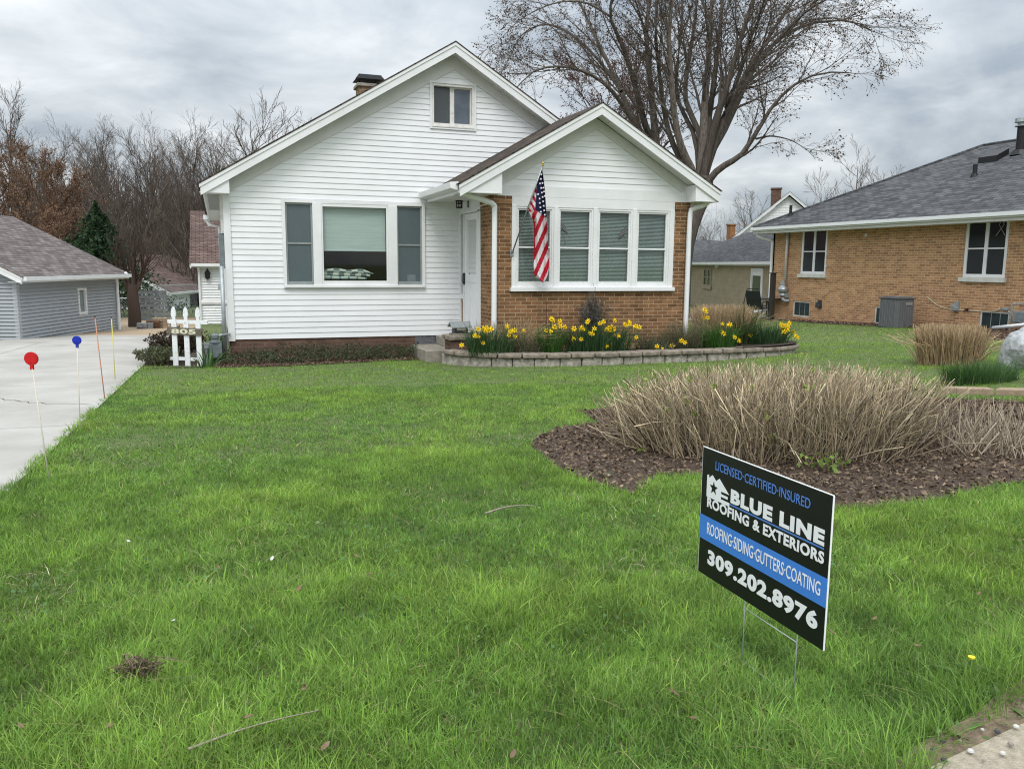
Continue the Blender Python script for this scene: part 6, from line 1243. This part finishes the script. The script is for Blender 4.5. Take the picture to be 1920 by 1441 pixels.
# evergreen
def evergreen(u, v, t):
    h_ = height_for(u, v, t); r = thing('evergreen_tree', 'dark green conical evergreen beside the grey garage roof', 'tree', at(u, t)); x0, y0, z0 = LOC[r]
    MB().tube([(x0, y0, z0-.3), (x0, y0, z0+h_*.9)], [.14, .02], 8).build('trunk', BARKD, r); n = 17000; f = rng.random(n)**1.25; ang = rng.random(n)*2*np.pi; lay = np.floor(f*16)/16
    rad = (1-f)*h_*1.02*(.55+.45*np.sin(ang*5+lay*40)**2)*np.sqrt(rng.random(n))*(.80+.9*mnoise(np.stack([np.cos(ang)*1.6+f*5, np.sin(ang)*1.6+f*7], 1))); pos = np.stack([x0+rad*np.cos(ang), y0+rad*np.sin(ang), z0+.15*h_+f*h_*.87-rad*.22+rng.normal(0, .06, n)], 1)
    V, F, Cc = leaves(pos, .20*rng.uniform(.5, 1.3, n), tones(n, [(.026, .055, .024), (.04, .08, .032), (.055, .09, .038), (.016, .034, .018)], .25), .35); np_mesh('crown', V, F, NEEDLE, r, Cc)
evergreen(190, 352, 36); 
# pollarded small tree by the fence
def pollard():
    p = D(252, 610, 30.6); z = float(g(p[0], p[1])); r = thing('pollarded_tree', 'small knobbly pollarded tree with upright shoots beside the grey garage', 'tree', (p[0], p[1], z)); b = np.array([p[0], p[1], z])
    tr = np.array([b+[0, 0, -.2], b+[.03, 0, .5], b+[0, 0, 1.1], b+[.02, 0, 1.6]]); P = np.stack([smooth_path(tr, 8)]); R_ = np.array([np.linspace(.24, .18, 8)])
    L_ = np.stack([smooth_path(np.array([b+[0, 0, 1.0], b+[dx*.5, dy, 1.5+dz*.3], b+[dx, dy*1.5, 1.7+dz]]), 8) for dx, dy, dz in ((-.5, 0, .5), (.45, .1, .55), (.12, -.1, .9), (-.25, .1, .8), (.6, 0, .9))]); RL = np.tile(np.linspace(.10, .045, 8), (5, 1))
    P1, R1 = grow(L_, RL, 9, .9, .6, (.18, .22), k=6, t0=.3, rr=.30, lmin=.35); P2, R2 = grow(P1, R1, 6, .45, .6, (.1, .1), k=4, t0=.3)
    bc = [(.085, .06, .048), (.06, .042, .035)]; V, F, Cc = join([tubes(P, R_, tones(1, bc), 8), tubes(L_, RL, tones(5, bc), 6)]); np_mesh('trunk', V, F, TWIGM, r, Cc); V, F, Cc = join([tubes(P1, R1, tones(len(P1), bc), 4), tubes(P2, np.maximum(R2, .007), tones(len(P2), bc), 3)]); np_mesh('crown', V, F, TWIGM, r, Cc)
pollard()
# the undergrowth of the wood, seen as one mass
def thicket(name, us, ts, hs, n, pal):
    u = rng.uniform(us[0], us[1], n); t = rng.uniform(ts[0], ts[1], n); d = FW[None]+RT[None]*((u-960)/FPX)[:, None]; P0 = CAM[None]+d*t[:, None]; P0[:, 2] = g(P0[:, 0], P0[:, 1])-.2
    h_ = rng.uniform(hs[0], hs[1], n)*(.6+.6*rng.random(n)); E_ = P0+np.stack([rng.normal(0, .16, n)*h_, rng.normal(0, .16, n)*h_, h_], 1); P = np.stack([P0, P0*.6+E_*.4+rng.normal(0, .12, (n, 3)), P0*.25+E_*.75+rng.normal(0, .18, (n, 3)), E_], 1)
    R_ = rng.uniform(.02, .05, (n, 1))*np.array([[1, .8, .5, .25]]); P1, R1 = grow(P, R_, 7, .32, .6, (.08, .06), k=4, t0=.2); P2, R2 = grow(P1, R1, 3, .5, .6, (.05, .04), k=3, t0=.2)
    V, F, Cc = join([tubes(P, R_, tones(n, pal, .2)), tubes(P1, np.maximum(R1, .010), tones(len(P1), pal, .2)), tubes(P2, np.maximum(R2, .008), tones(len(P2), pal, .2))]); o = np_mesh(name, V, F, TWIGM, None, Cc); o['kind'] = 'stuff'
thicket('wood_thicket', (-60, 470), (62, 96), (3.5, 8), 1500, GREYB+[(.085, .07, .055)]); thicket('wood_thicket', (200, 440), (46, 60), (2, 4.5), 420, GREYB+[(.08, .09, .045)])
far_w = MB()
thicket('far_wood', (-500, 2500), (120, 190), (6, 11), 1800, [(.14, .13, .125), (.11, .105, .10)])
